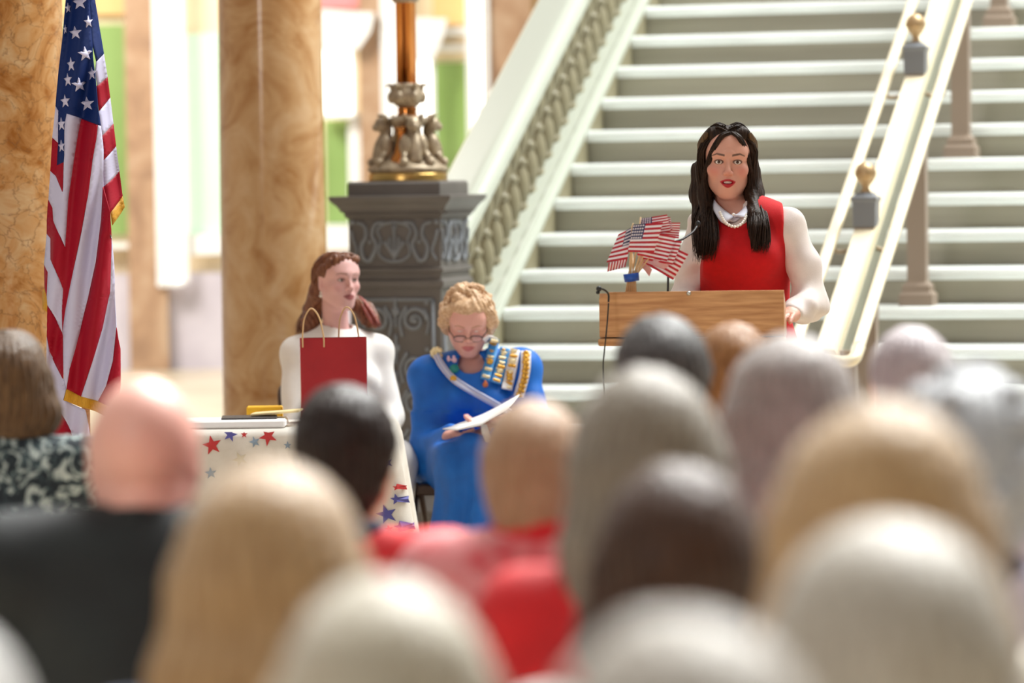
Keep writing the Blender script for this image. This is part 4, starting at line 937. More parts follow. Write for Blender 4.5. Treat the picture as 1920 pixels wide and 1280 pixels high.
# ---------------------------------------------------------------- table with star-print cloth
TD = 12.75; tl, tr_ = P(215, 803, TD), P(744, 803, TD); TZ = .752
tab = empty('folding_table', ((tl[0] + tr_[0]) / 2, TD + .3, 0), 0, 'folding table hidden under the star-print cloth in front of the girl', 'table')
TW = (tr_[0] - tl[0]) / 2 - .03
MB().box((0, 0, TZ - .025), (TW * 2, .56, .04), bev=.008).build('tabletop', M_oak2, tab)
for sx in (-1, 1):
    for sy in (-1, 1): MB().tube([(sx * (TW - .08), sy * .22, .0), (sx * (TW - .08), sy * .22, TZ - .045)], .014, 10).build('leg', M_black, tab)
tcx = (tl[0] + tr_[0]) / 2; TH = .10
M_tc = cloth('white_tablecloth', (228, 222, 212), (216, 208, 196), rough=.7)
S_red = mat('star_red', (196, 52, 52), .7); S_blue = mat('star_blue', (86, 84, 156), .7); S_grey = mat('star_grey_blue', (140, 158, 176), .7); S_beige = mat('star_beige', (206, 196, 170), .7)
hx, hy = TW + .012, .295; rng = np.random.default_rng(3)
def drape(t, s_):
    """t: arc position round the table rim, s_: 0 at rim .. 1 at hem -> local point"""
    per = [2 * hx, 2 * hy, 2 * hx, 2 * hy]; tot = sum(per); u = (t % 1) * tot; k = 0
    while u > per[k]: u -= per[k]; k += 1
    f = u / per[k]; c = [(-hx, -hy), (hx, -hy), (hx, hy), (-hx, hy), (-hx, -hy)]; p = np.array(c[k]) * (1 - f) + np.array(c[k + 1]) * f; n = np.array([(0, -1), (1, 0), (0, 1), (-1, 0)][k], float)
    ce = min(f, 1 - f) * per[k]; fl = math.exp(-(ce / .10) ** 2); sd = np.array([(1, 0), (0, 1), (-1, 0), (0, -1)][k], float) * (1 if f > .5 else -1)
    out = .012 + s_ * (.018 + .012 * math.sin(t * 61) + .010 * math.sin(t * 143 + 1)) + fl * s_ * .075
    p = p + n * out + sd * fl * s_ * .05; z = TZ - .002 - s_ * (.56 + .0 * fl); r = min(1, s_ * 14); return np.array((p[0] - n[0] * .012 * (1 - r), p[1] - n[1] * .012 * (1 - r), z))
NT, NS = 160, 16; b = MB(); V = [drape(i / NT, (j / NS) ** 1.2) for i in range(NT) for j in range(NS + 1)]
F = [(i * (NS + 1) + j, i * (NS + 1) + j + 1, ((i + 1) % NT) * (NS + 1) + j + 1, ((i + 1) % NT) * (NS + 1) + j) for i in range(NT) for j in range(NS)]; F.append([i * (NS + 1) for i in range(NT)]); b.add(V, F, 0, True)
tot = 4 * hx + 4 * hy
def pstar(px, py, r, mi, rot=0):
    """star printed on the hanging front: follows the cloth's own surface"""
    pt = P(px, py, TD - .02); x = pt[0] - tcx; t0 = (x + hx) / tot; s0 = (TZ - pt[2]) / .56; R_ = r / FPX * TD; pl = []
    if s0 < .02: s0 = .02
    def at(t, q):
        t, q = max(.001, t), max(.004, q); c = drape(t, q); a = drape(t + .002, q) - drape(t - .002, q); e = drape(t, q + .01) - drape(t, q - .003); n_ = np.cross(a, e); n_ /= np.linalg.norm(n_) + 1e-9
        return c + (n_ if n_[1] < 0 else -n_) * .0035
    for dx, dy in star_poly(0, 0, R_, rot): pl.append(at(t0 + dx / tot, s0 + dy / .56))
    ctr = at(t0, s0); b.add(list(pl) + [ctr], [((i + 1) % 10, i, 10) for i in range(10)], mi)
for s_ in [(397, 834, 19, 1, .2), (431, 814, 14, 2, 1), (457, 814, 7, 1, 0), (477, 828, 11, 3, .3), (502, 818, 18, 1, .5), (539, 834, 8, 3, 0), (450, 860, 15, 4, .4), (395, 886, 12, 3, .1), (350, 850, 13, 2, .2), (575, 850, 16, 2, .4), (620, 830, 12, 1, .2), (520, 900, 14, 1, .3), (600, 930, 15, 3, .1), (300, 870, 16, 1, .3), (660, 870, 12, 2, .7), (690, 920, 15, 1, .2),
           (721, 866, 11, 2, .3), (734, 912, 7, 1, 0), (732, 934, 11, 2, .1), (714, 962, 19, 2, .25), (736, 985, 12, 2, .2), (716, 990, 8, 1, .2), (730, 1005, 7, 3, 0)]: pstar(*s_)
tc = b.build('tablecloth', [M_tc, S_red, S_blue, S_grey, S_beige]); tc.location = (tcx, TD + .3, 0); tag(tc, 'white tablecloth printed with red and blue stars', 'tablecloth')
# things on the table
def on_table(px, d, z=TZ): p = P(px, 800, d); return (p[0], d, z)
M_paper = mat('white_paper', (240, 238, 236), .6); M_yel = mat('yellow_card', (240, 184, 24), .6); M_dk = mat('dark_folder', (58, 50, 48), .5); M_pal = mat('pale_gold_paper', (236, 214, 160), .5)
o = MB().box((0, 0, .0135), (.36, .19, .027), bev=.006).build('white_parcel', M_paper); o.location = on_table(440, 12.98); tag(o, 'flat white parcel lying along the table edge under the dark folder', 'parcel')
o = MB().box((0, 0, .003), (.19, .15, .006), bev=.002).build('document_folder', M_dk); o.location = on_table(468, 13.0, TZ + .0275); o.rotation_euler = (0, 0, .06); tag(o, 'dark document folder resting on the white parcel', 'folder')
o = MB().box((0, 0, .004), (.17, .10, .008), bev=.002).build('gold_envelope', M_pal); o.location = on_table(520, 13.02, TZ + .036); o.rotation_euler = (.0, -.07, -.1); o.location.z += .005; tag(o, 'pale gold envelope lying on top of the dark folder', 'envelope')
o = MB().box((0, 0, .0275), (.125, .05, .055), bev=.004).build('yellow_box', M_yel); o.location = on_table(497, 13.22); tag(o, 'small yellow box behind the envelope near the table back edge', 'box')
# ---------------------------------------------------------------- gift bag
M_bag = mat('glossy_red_bag', (166, 36, 44), .25, rgb2=(150, 30, 40), scale=5); M_twine = mat('paper_twine', (206, 168, 122), .7)
bp = P(627, 790, 13.2); bag = empty('gift_bag', (bp[0], 13.2, TZ), .06, 'red paper gift bag with twine handles standing on the star-print table', 'bag')
bw, bd, bh = .115, .045, P(627, 633, 13.2)[2] - TZ
b = MB(); o_ = [(-bw, -bd), (bw, -bd), (bw + .002, -.01), (bw - .012, 0), (bw + .002, .01), (bw, bd), (-bw, bd), (-bw - .002, .01), (-bw + .012, 0), (-bw - .002, -.01)]; n = len(o_); th = .002
V = [(x * .99, y, 0) for x, y in o_] + [(x, y, bh) for x, y in o_] + [(x * .975, y * .95, bh) for x, y in o_] + [(x * .975, y * .95, .004) for x, y in o_]
F = [(i + k * n, (i + 1) % n + k * n, (i + 1) % n + (k + 1) * n, i + (k + 1) * n) for k in range(3) for i in range(n)] + [tuple(range(n - 1, -1, -1)), tuple(range(3 * n, 4 * n))]
b.add(V, F); b.build('paper_body', M_bag, bag)
for (xc, y, hw_) in ((-.070, -bd - .002, .036), (.055, bd + .002, .034)):
    MB().tube(spline([(xc - hw_, y, bh - .03), (xc - hw_, y, bh + .01), (xc - hw_ * .8, y, bh + .07), (xc - .005, y, bh + .105), (xc + hw_ * .6, y, bh + .075), (xc + hw_, y, bh + .01), (xc + hw_ * 1.05, y, bh - .03)], 7), .0028, 8).build('handle', M_twine, bag)
# ---------------------------------------------------------------- folding chairs
M_chair = mat('brown_chair_metal', (66, 46, 36), .35, .3)
def folding_chair(loc, rz, label):
    e = empty('folding_chair', loc, rz, label, 'chair', 'brown metal folding chairs on the stage')
    b = MB(); b.box((0, .0, .435), (.40, .40, .022), bev=.01); b.box((0, .195, .425), (.40, .02, .04), bev=.006); b.build('seat', M_chair, e)
    for sx in (-1, 1):
        MB().tube(spline([(sx * .225, .26, .0), (sx * .225, .10, .32), (sx * .225, -.08, .62), (sx * .222, -.15, .76), (sx * .19, -.175, .80)], 6), .0125, 10).build('front_leg', M_chair, e)
        MB().tube([(sx * .205, -.24, .0), (sx * .205, -.05, .30), (sx * .205, .10, .44)], .0115, 10).build('rear_leg', M_chair, e)
    MB().tube([(-.20, .19, .14), (.20, .19, .14)], .008, 8).build('crossbar', M_chair, e)
    MB().tube([(-.19, -.175, .80), (.19, -.175, .80)], .0125, 8).build('top_bar', M_chair, e)
    b = MB(); nn = 9; V = []
    for yo in (0, .008):
        for i in range(nn):
            x = -.21 + .42 * i / (nn - 1); yy = -.03 * (1 - (x / .21) ** 2)
            V += [(x, -.105 + yy + yo, .60), (x, -.150 + yy + yo, .76)]
    F = [(2 * i, 2 * i + 2, 2 * i + 3, 2 * i + 1) for i in range(nn - 1)] + [(2 * nn + 2 * i, 2 * nn + 2 * i + 1, 2 * nn + 2 * i + 3, 2 * nn + 2 * i + 2) for i in range(nn - 1)] + [(2 * i, 2 * nn + 2 * i, 2 * nn + 2 * i + 2, 2 * i + 2) for i in range(nn - 1)] + [(2 * i + 1, 2 * i + 3, 2 * nn + 2 * i + 3, 2 * nn + 2 * i + 1) for i in range(nn - 1)]
    b.add(V, F); b.build('backrest', M_chair, e); return e
p = P(893, 900, 14.35); folding_chair((p[0], 14.35, 0), PI - .12, 'brown metal folding chair under the woman in blue')
p = P(652, 900, 14.62); folding_chair((p[0], 14.66, 0), PI + .35, 'brown metal folding chair under the girl in white')
# ---------------------------------------------------------------- the woman in blue
T = Stage(885, 14.25)
J = dict(neck=T(884, 674, 14.36), chest=T(890, 742, 14.32), waist=T(888, 815, 14.33), pelvis=T(884, 868, 14.34), sa=T(806, 704, 14.30), sb=T(976, 690, 14.30), ea=T(806, 834, 14.22), wa=T(850, 818, 13.96), eb=T(1008, 800, 14.2), wb=T(945, 792, 13.98))
for e, px, pz in (('a', 862, 13.86), ('b', 922, 13.86)):
    h0 = np.array(J['pelvis']); J['h' + e] = h0 + np.array(((px - 890) / 500 * 1.1, -.02, -.02)); k_ = T(px, 874, pz); J['k' + e] = k_; J['n' + e] = np.array((k_[0] + .0, k_[1] + .03, .10)); J['t' + e] = np.array((k_[0], k_[1] - .12, .03))
HC = T(878, 603, 14.27); HR = head_rot(.0, .42, -.02); HK = .98
lady = sculpt_person('person', T, J, HC, HR, HK, dict(skin=(222, 166, 152), lip=(196, 112, 106), brow=(178, 132, 104), blush=.35, liner=None), 'person with curly strawberry blonde hair and glasses reading papers in a royal blue dress',
    eye=.0016, yaw=PI, hands=[(J['wa'], (.95, -.05, .10), (0, -.25, 1), 1, (.5, .45, .4, .35), .95), (J['wb'], (-.9, -.2, .0), (0, -.2, 1), -1, .4, .95)], nose=1.15, jaw=1.04, iris='grey_eye', look=(0, .8, -.6))
M_dress = cloth('royal_blue_dress', (0, 104, 200), (0, 94, 186), rough=.6, sheen=.0)
lo = np.minimum(T(740, 1200, 14.7), T(1060, 640, 13.5)); hi = np.maximum(T(740, 1200, 14.7), T(1060, 640, 13.5)); lo[1], hi[1], lo[2] = -.80, .36, .16
G = SDF(lo, hi, .0075); torso_sdf(G, J, .018, PI, .07, bust=.9, belly=.02, wide=1.02)
for e in 'ab':
    s_, el, wr = [np.array(J[q_ + e], float) for q_ in 'sew']; G.frame(); G.ell(s_ + np.array((-.012 if e == 'a' else .012, 0, .0)), (.066, .07, .066), .04); G.cap(s_, el, .064, .058, .04); G.cap(el, el + (wr - el) * .88, .060, .044, .03)
    h, kn, an = [np.array(J[q_ + e], float) for q_ in 'hkn']; G.cap(h, kn, .115, .098, .06); G.cap(kn + np.array((0, .02, -.02)), np.array((kn[0] * .9, kn[1] + .02, .22)), .095, .12, .06)
G.frame(); pv = np.array(J['pelvis']); G.ell(pv + np.array((-.05, -.03, -.01)), (.17, .16, .075), .05); G.cap((J['ka'] + J['kb']) / 2, np.array(((J['ka'][0] + J['kb'][0]) / 2, J['ka'][1], .24)), .10, .12, .05)
G.band(lambda x, y, z: .009 * wob(71, 15)(x, y, z) + .006 * wob(72, 34)(x, y, z) + np.where(z < .72, .009 * np.sin(46 * x + 8 * wob(73, 7)(x, y, z)), 0), .05)
G.frame(); G.cap(J['neck'] + np.array((0, -.015, -.02)), J['neck'] + np.array((0, -.06, .3)), .064, .07, .008, 'sub'); G.ell(J['neck'] + np.array((0, -.10, -.012)), (.052, .06, .045), .012, 'sub'); G.cut(2, .19, False)
dress = G.build('dress', M_dress, lady, smooth=2)
b = MB(); q = spline([T(812, 826, 14.11), T(850, 836, 14.14), T(890, 838, 14.10), T(935, 834, 14.12)], 6); b.tube(q, .013, 8, flat=.5); b.build('belt', M_dress, dress)
for e in 'ab':
    F = SDF(np.minimum(J['n' + e], J['t' + e]) - .09, np.maximum(J['n' + e], J['t' + e]) + .09, .009); feet_sdf(F, {k_: v for k_, v in J.items() if k_ in ('n' + e, 't' + e)}, .008); F.cut(2, .0, False); F.build('shoe', M_shoe, lady)
# surface lookup so that sash and medals lie on the dress
on_dress = probe(dress, T, 14.2)
M_sash = mat('white_sash', (226, 226, 240), .5, rgb2=(206, 206, 226), scale=4); M_gold = mat('gold_medal', (222, 168, 66), .32, .6); M_pale = mat('pale_gold', (244, 226, 178), .35, .35); M_lblue = mat('light_blue_ribbon', (70, 150, 214), .5); M_rib = mat('white_ribbon', (236, 232, 232), .55); M_green = MATS['green_paint']; M_teal = mat('teal_badge', (20, 130, 124), .4); M_pinkp = mat('pink_pin', (226, 188, 206), .4)
def strip(pts, w, lift=.008, n=22, th=.004):
    c = spline(pts, 10); c = c[np.linspace(0, len(c) - 1, n).round().astype(int)]; tg = np.gradient(c, axis=0); nr = np.stack([-tg[:, 1], tg[:, 0]], 1); nr /= np.linalg.norm(nr, axis=1)[:, None]
    return leaf([[on_dress(c[i, 0] + nr[i, 0] * w * k, c[i, 1] + nr[i, 1] * w * k, lift, .03) for k in (-1, -.33, .33, 1)] for i in range(n)], th)
sp = [np.array(p, float) for p in ((818, 664), (828, 684), (850, 710), (880, 730), (912, 748), (936, 762), (958, 776))]
V, Q = strip(sp, 6.5, .009); sash = mesh_obj('sash', V, Q, M_sash, dress)
for sg in (-1, 1):
    V, Q = strip([p + np.array((3.4 * -sg * .6, 3.4 * sg)) for p in sp], 1.0, .0125, 22, .002); mesh_obj('sash_stripe', V, Q, mat('sash_blue_edge', (170, 182, 222), .5), sash)
b = MB(); c = on_dress(850, 710, .014); b.ball(c, .013, 10, scale=(1, .5, 1)); b.build('sash_button', M_gold, sash)
b = MB(); c = on_dress(819, 662, .012)
for i in range(9): b.ball(c + np.array((.016 * math.cos(i * .7), -.003, .016 * math.sin(i * .7))) * (1 if i else 0), .010, 8)
b.build('rosette', M_pale, sash, label='cream rosette')
def pin(name, px, py, m, shp, label=None):
    b = MB(); c = on_dress(px, py, .008)
    for dx, dz, r, sx, sz in shp: b.ball(c + np.array((dx, -.002, dz)), r, 8, scale=(sx, .4, sz))
    return b.build(name, m, dress, **({'label': label} if label else {}))
pin('badge', 852, 691, M_teal, [(0, 0, .018, 1.05, .95)], 'round teal badge')
pin('brooch', 847, 674, M_pinkp, [(-.012, .004, .009, .7, 1.3), (.010, -.002, .010, 1, 1), (0, 0, .006, 1.4, .7), (.008, .010, .006, 1, 1)], 'pale pink winged brooch')
pin('brooch', 893, 684, M_gold, [(0, 0, .016, 1.1, .8), (-.012, .010, .010, 1, 1), (.014, .010, .010, 1, 1), (.008, -.012, .010, 1, 1), (-.014, .0, .008, 1, .8)], 'gold cross-shaped brooch at the collar')
pin('brooch', 910, 721, mat('copper_pin', (196, 112, 70), .35, .6), [(0, 0, .011, 1, 1), (0, .012, .006, .8, .8)], 'small copper brooch')
rng2 = np.random.default_rng(5)
ribs = [((927, 636), (921, 668), (909, 712), 9.5, 7), ((948, 652), (940, 684), (930, 718), 10, 8), ((965, 655), (958, 695), (950, 730), 10, 9), ((986, 658), (984, 700), (972, 744), 9.5, 10)]
for i, (a, m_, z, w, nb) in enumerate(ribs):
    V, Q = strip([np.array(p, float) for p in (a, m_, z)], w, .010, 16, .003); rb = mesh_obj('medal_ribbon', V, Q, M_lblue if i in (0, 1) else M_rib, dress)
    c = spline([np.array(p, float) for p in (a, m_, z)], 20)
    for j in range(nb):
        p = c[int((j + .5) / nb * (len(c) - 1))]; tg = c[min(len(c) - 1, int((j + .5) / nb * (len(c) - 1)) + 1)] - p; an = math.atan2(tg[0], tg[1]); q = on_dress(p[0] + rng2.uniform(-1, 1), p[1], .016)
        g = MB(); kd = rng2.integers(0, 3) if i < 3 else 3
        if kd == 0: g.box(q, (.030, .006, .012), rot=Ry(-an), bev=.002)
        elif kd == 1: g.box(q, (.026, .005, .008), rot=Ry(-an), bev=.002).ball(q + np.array((0, -.003, -.003)), .008, 8, scale=(1.1, .5, .8))
        elif kd == 2: g.ball(q, .0115, 8, scale=(1.15, .5, .9)).box(q + np.array((0, 0, .009)), (.028, .004, .005), rot=Ry(-an))
        else: g.ball(q, .012, 8, scale=(1, .5, 1)).ball(q + np.array((.008, -.003, -.006)), .007, 7)
        g.build('medal_bar', M_gold if (i == 3 or rng2.random() < .45) else M_pale, rb)
V, Q = strip([np.array(p, float) for p in ((908, 640), (918, 634), (930, 640))], 6, .010, 10, .004); mesh_obj('lace_collar', V, Q, M_rib, dress)
# glasses low on the nose
def HLy(x, y, z): return HC + HK * (HR @ np.array((x, y, z)))
b = MB()
for x in (-1, 1):
    ring = [HLy(x * .031 + .0235 * math.cos(a), .1015 - .0035 * abs(math.cos(a) * x + .3), -.024 + .0135 * math.sin(a)) for a in np.linspace(0, 2 * PI, 26)]
    b.tube(ring, .0011, 6, caps=False); top = [HLy(x * .031 + .0245 * math.cos(a), .1025 - .004 * abs(math.cos(a)), -.0235 + .0135 * math.sin(a)) for a in np.linspace(.15, PI - .15, 12)]; b.tube(top, .0022, 6)
    b.tube([HLy(x * .0545, .097, -.018), HLy(x * .071, .07, -.008), HLy(x * .079, .0, .004)], .0017, 6)
b.tube([HLy(-.008, .104, -.021), HLy(0, .1075, -.0175), HLy(.008, .104, -.021)], .0022, 6); gl = b.build('glasses', M_black, lady)
b = MB()
for x in (-1, 1): b.ball(HLy(x * .031, .1005, -.024), .0225, 10, scale=(1, .06, .57), rot=HR)
b.build('lens', mat('clear_lens', (235, 240, 245), .05, alpha=.05), gl)
M_straw = hair_mat('strawberry_curls', (184, 142, 104), (222, 190, 154), vert=0, scale=.7)
S = SDF(HC - np.array((.17, .2, .19)), HC + np.array((.17, .2, .17)), .0045); S.frame(HC, HR, HK)
S.ell((0, -.026, .026), (.092, .100, .088), 0); S.ell((.0, .040, .082), (.062, .042, .028), .03); rr = np.random.default_rng(8)
for x in (-1, 1): S.chain([(x * .080, .020, .05), (x * .088, .005, .0), (x * .080, -.02, -.045)], [.026, .027, .022], .02)
S.ell((0, -.07, -.05), (.078, .06, .07), .03)
for i in range(60):
    v = rr.normal(size=3); v /= np.linalg.norm(v); v[2] = abs(v[2]) if v[1] > .2 else v[2]
    if v[1] > .55 and v[2] < .55: continue
    S.ell(np.array((0, -.026, .030)) + v * np.array((.093, .104, .096)), rr.uniform(.014, .024, 3), .012)
S.ell((0, .122, -.030), (.062, .074, .112), .012, 'sub'); 
S.frame(); wv2 = wob(81, 48); wv3 = wob(82, 22); S.band(lambda x, y, z: .004 * wv2(x, y, z) + .0024 * np.sin(260 * (x + z) + 26 * wv3(x, y, z)), .02); hv = S.mesh(1); ln = []
for i in range(260):
    v = rr.normal(size=3); v /= np.linalg.norm(v)
    if (v[1] > .35 and v[2] < .62) or v[2] < -.75: continue
    c0 = np.array((0, -.026, .026)) + v * np.array((.096, .106, .100)); ax_ = rr.normal(size=3); ax_ -= v * (ax_ @ v); ax_ /= np.linalg.norm(ax_); bx = np.cross(v, ax_); R0_ = rr.uniform(.010, .020); t = np.linspace(0, 4.4, 14)
    ln.append((np.array([HLy(*(c0 + R0_ * (ax_ * (math.cos(u) - .5) + bx * math.sin(u)) + v * .006 * math.sin(u * .7))) for u in t]), .0030))
V, Q = join_vq(hv, tubes_mesh(ln, taper)); mesh_obj('hair', V, Q, M_straw, lady)
# papers she reads
V, Q = leaf([[P(830, 804, 13.80), P(856, 806, 13.70), P(900, 797, 13.62), P(950, 770, 13.66)], [P(845, 800, 13.92), P(872, 801, 13.84), P(915, 786, 13.78), P(962, 757, 13.80)], [P(880, 790, 14.02), P(905, 777, 14.0), P(935, 762, 13.99), P(974, 740, 13.98)]], .003)
o = mesh_obj('paper_sheet', V, Q, M_paper if 'M_paper' in globals() else mat('white_paper', (240, 238, 236), .6)); recentre(o); tag(o, 'folded white sheet held up in the hand of the woman in blue', 'paper')
V, Q = leaf([[P(901, 794, 13.83), P(913, 796, 13.84)], [P(904, 812, 13.82), P(920, 815, 13.83)], [P(912, 828, 13.80), P(930, 836, 13.84)]], .003)
o = mesh_obj('paper_sheet', V, Q, mat('white_paper', (240, 238, 236), .6)); recentre(o); tag(o, 'white sheet hanging down below the hand of the woman in blue', 'paper')
# ---------------------------------------------------------------- the girl in white
T = Stage(640, 14.55)
GY = PI + .5
J = dict(neck=T(632, 622, 14.62), chest=T(640, 706, 14.58), waist=T(640, 800, 14.6), pelvis=T(640, 872, 14.62), sa=T(558, 664, 14.56), sb=T(706, 658, 14.66), ea=T(552, 800, 14.45), wa=T(620, 850, 14.22), eb=T(731, 782, 14.58), wb=T(712, 846, 14.28))
for e, px, pz in (('a', 690, 14.12), ('b', 744, 14.2)):
    h0 = np.array(J['pelvis']); J['h' + e] = h0 + np.array((-.07 if e == 'a' else .09, -.02, -.02)); k_ = T(px, 866, pz); J['k' + e] = k_; J['n' + e] = np.array((k_[0] - .02, k_[1] + .05, .10)); J['t' + e] = np.array((k_[0] + .02, k_[1] - .08, .03))
HC = T(632, 525, 14.58); HR = head_rot(.60, -.02, -.03); HK = .97
girl = sculpt_person('person', T, J, HC, HR, HK, dict(skin=(226, 178, 172), lip=(168, 96, 96), brow=(176, 132, 120), blush=.3, liner=(150, 104, 98)), 'person with auburn hair in a white jacket seated behind the red gift bag',
    eye=.0046, yaw=GY, hands=[(J['wa'], (.8, -.4, -.1), (0, 0, -1), 1, .5, .88), (J['wb'], (-.8, -.5, -.1), (0, 0, -1), -1, .5, .88)], jaw=.96, nose=.95, wide=.9, look=(-.12, 1, 0))
M_jack = cloth('white_jacket', (236, 230, 224), (228, 222, 216), rough=.65)
lo = np.minimum(T(480, 1000, 14.95), T(790, 590, 14.0)); hi = np.maximum(T(480, 1000, 14.95), T(790, 590, 14.0)); lo[1], hi[1] = -.36, .36
G = SDF(lo, hi, .0075); torso_sdf(G, J, .014, GY, .07, bust=.7, wide=.9); G.frame()
for e in 'ab':
    s_, el, wr = [np.array(J[q_ + e], float) for q_ in 'sew']; G.cap(s_, el, .056, .052, .04); G.cap(el, el + (wr - el) * .85, .054, .044, .03)
G.cap(J['neck'] + np.array((0, 0, -.05)), J['neck'] + np.array((0, .0, -.004)), .062, .064, .03)
G.band(lambda x, y, z: .006 * wob(91, 16)(x, y, z) + .005 * wob(92, 38)(x, y, z), .05); G.frame(); G.cap(J['neck'] + np.array((.005, -.01, -.02)), J['neck'] + np.array((.01, -.03, .3)), .056, .066, .006, 'sub')
jack = G.build('jacket', M_jack, girl, smooth=2)
G = SDF(np.array((-.35, -.62, .03)), np.array((.42, .35, .75)), .010); G.frame(); G.ell(J['pelvis'], (.165, .13, .11), 0); limbs_sdf(G, J, .022, arms=False); G.band(folds(93, .008, 18)); G.build('trousers', M_jack, girl)
for e in 'ab':
    F = SDF(np.minimum(J['n' + e], J['t' + e]) - .09, np.maximum(J['n' + e], J['t' + e]) + .09, .009); feet_sdf(F, {k_: v for k_, v in J.items() if k_ in ('n' + e, 't' + e)}, .008); F.cut(2, .0, False); F.build('shoe', M_shoe, girl)
def HLg(x, y, z): return HC + HK * (HR @ np.array((x, y, z)))
for x in (1,):
    b = MB(); p = HLg(x * .0755, .0, -.050); b.ball(p, .0045, 8); b.ball(p + np.array((0, 0, -.012)), .0065, 10); b.build('earring', M_pearl, girl)
M_aub = hair_mat('auburn_hair', (84, 42, 30), (146, 96, 66)); 
S = SDF(HC - np.array((.2, .22, .26)), HC + np.array((.2, .2, .16)), .0042); S.frame(HC, HR, HK)
S.ell((0, -.026, .026), (.079, .098, .090), 0); S.ell((0, -.075, -.045), (.064, .048, .075), .03); S.cap((-.040, .058, .080), (.034, .058, .082), .024, .024, .03); S.cap((.050, .045, .066), (.074, .005, .035), .020, .018, .03)
S.ell((0, .112, -.040), (.056, .070, .094), .012, 'sub'); S.ell((0, .112, .026), (.044, .046, .038), .010, 'sub')
for x in (-1, 1): S.ell((x * .088, .010, -.030), (.026, .026, .040), .01, 'sub'); S.ell((x * .075, .045, -.05), (.03, .035, .06), .01, 'sub')
S.frame(); S.chain([HLg(.055, -.06, -.05), T(588, 580, 14.66), T(580, 608, 14.62), T(574, 628, 14.58)], [.034, .036, .032, .014], .03); S.chain([HLg(-.05, -.06, -.05), T(684, 582, 14.68), T(694, 598, 14.66), T(704, 608, 14.64)], [.03, .030, .026, .012], .03)
wg = wob(95, 26); S.band(lambda x, y, z: .0030 * np.sin(260 * x + 180 * y + 14 * wg(x, y, z)) + .004 * wg(x, y, z), .02); hv = S.mesh(1)
def gl_(t, rr):
    s_ = 1 if t < .62 else -1; a = rr.uniform(0, 1); bb = rr.uniform(-1, 1)
    st_ = [HLg(s_ * .006, .066 - .05 * a, .094 + .006 * a), HLg(s_ * (.034 + .004 * a), .070 - .06 * a, .094 + .010 * a), HLg(s_ * (.068 + .004 * a), .036 - .05 * a, .056 + .022 * a), HLg(s_ * (.080 + .003 * a), -.015 - .03 * a, .020 + .02 * a), HLg(s_ * .072, -.062, -.010 - .02 * a)]
    if s_ > 0: return st_ + [T(584 + 8 * bb, 575, 14.66), T(572 + 14 * bb, 606, 14.62), T(572 + 18 * bb + 4 * math.sin(9 * a), 634 - 12 * a, 14.58)]
    return st_ + [T(686 + 6 * bb, 580, 14.68), T(696 + 8 * bb, 596, 14.66), T(706 + 10 * bb, 612 - 8 * a, 14.62)]
st1 = strands_from(gl_, 260, 96, .0024, taper, .0035, 20)
V, Q = join_vq(hv, st1); hg = mesh_obj('hair', V, Q, M_aub, girl)
M_pinkh = hair_mat('pink_red_hair_ends', (128, 60, 52), (184, 104, 92))
def pk(t, rr):
    a = rr.uniform(-1, 1); return [T(672 + 4 * a, 556 + 6 * t, 14.68), T(684 + 5 * a, 570 + 8 * t, 14.65), T(696 + 6 * a, 588 + 10 * t, 14.62), T(706 + 8 * a, 606 + 6 * t, 14.60)]
v = strands_from(pk, 60, 97, .0026, taper, .003, 14); mesh_obj('dyed_lock', v[0], v[1], M_pinkh, hg, label='lock of hair dyed pink red')
# ---------------------------------------------------------------- the audience, seen from behind

M_trous = cloth('dark_trousers', (44, 44, 52))
SKINS = {'pale': (222, 176, 156), 'pink': (214, 160, 146), 'tan': (196, 150, 122)}

def seated(x, y, H, k, sw, lean=0.0, nd=.145):
    """joints of a seated figure that faces +y, in its own frame"""
    hz = H - .122 * k; J = {'head': np.array((0, .02 + lean, hz))}
    J['neck'] = np.array((0, -.02 + lean, hz - nd * k)); sz = J['neck'][2] - .045
    J['chest'] = np.array((0, -.02 + lean * .7, sz - .12)); J['waist'] = np.array((0, -.01 + lean * .3, (sz + .5) / 2 - .03)); J['pelvis'] = np.array((0, 0, .54))
    for e, sg in (('a', -1), ('b', 1)):
        J['s' + e] = np.array((sg * sw, -.015 + lean * .8, sz)); J['e' + e] = np.array((sg * (sw + .012), .05 + lean * .4, sz - .29)); J['w' + e] = np.array((sg * .10, .27, .65))
        J['h' + e] = np.array((sg * .09, .03, .52)); J['k' + e] = np.array((sg * .095, .37, .53)); J['n' + e] = np.array((sg * .095, .33, .10)); J['t' + e] = np.array((sg * .10, .46, .03))
    return J
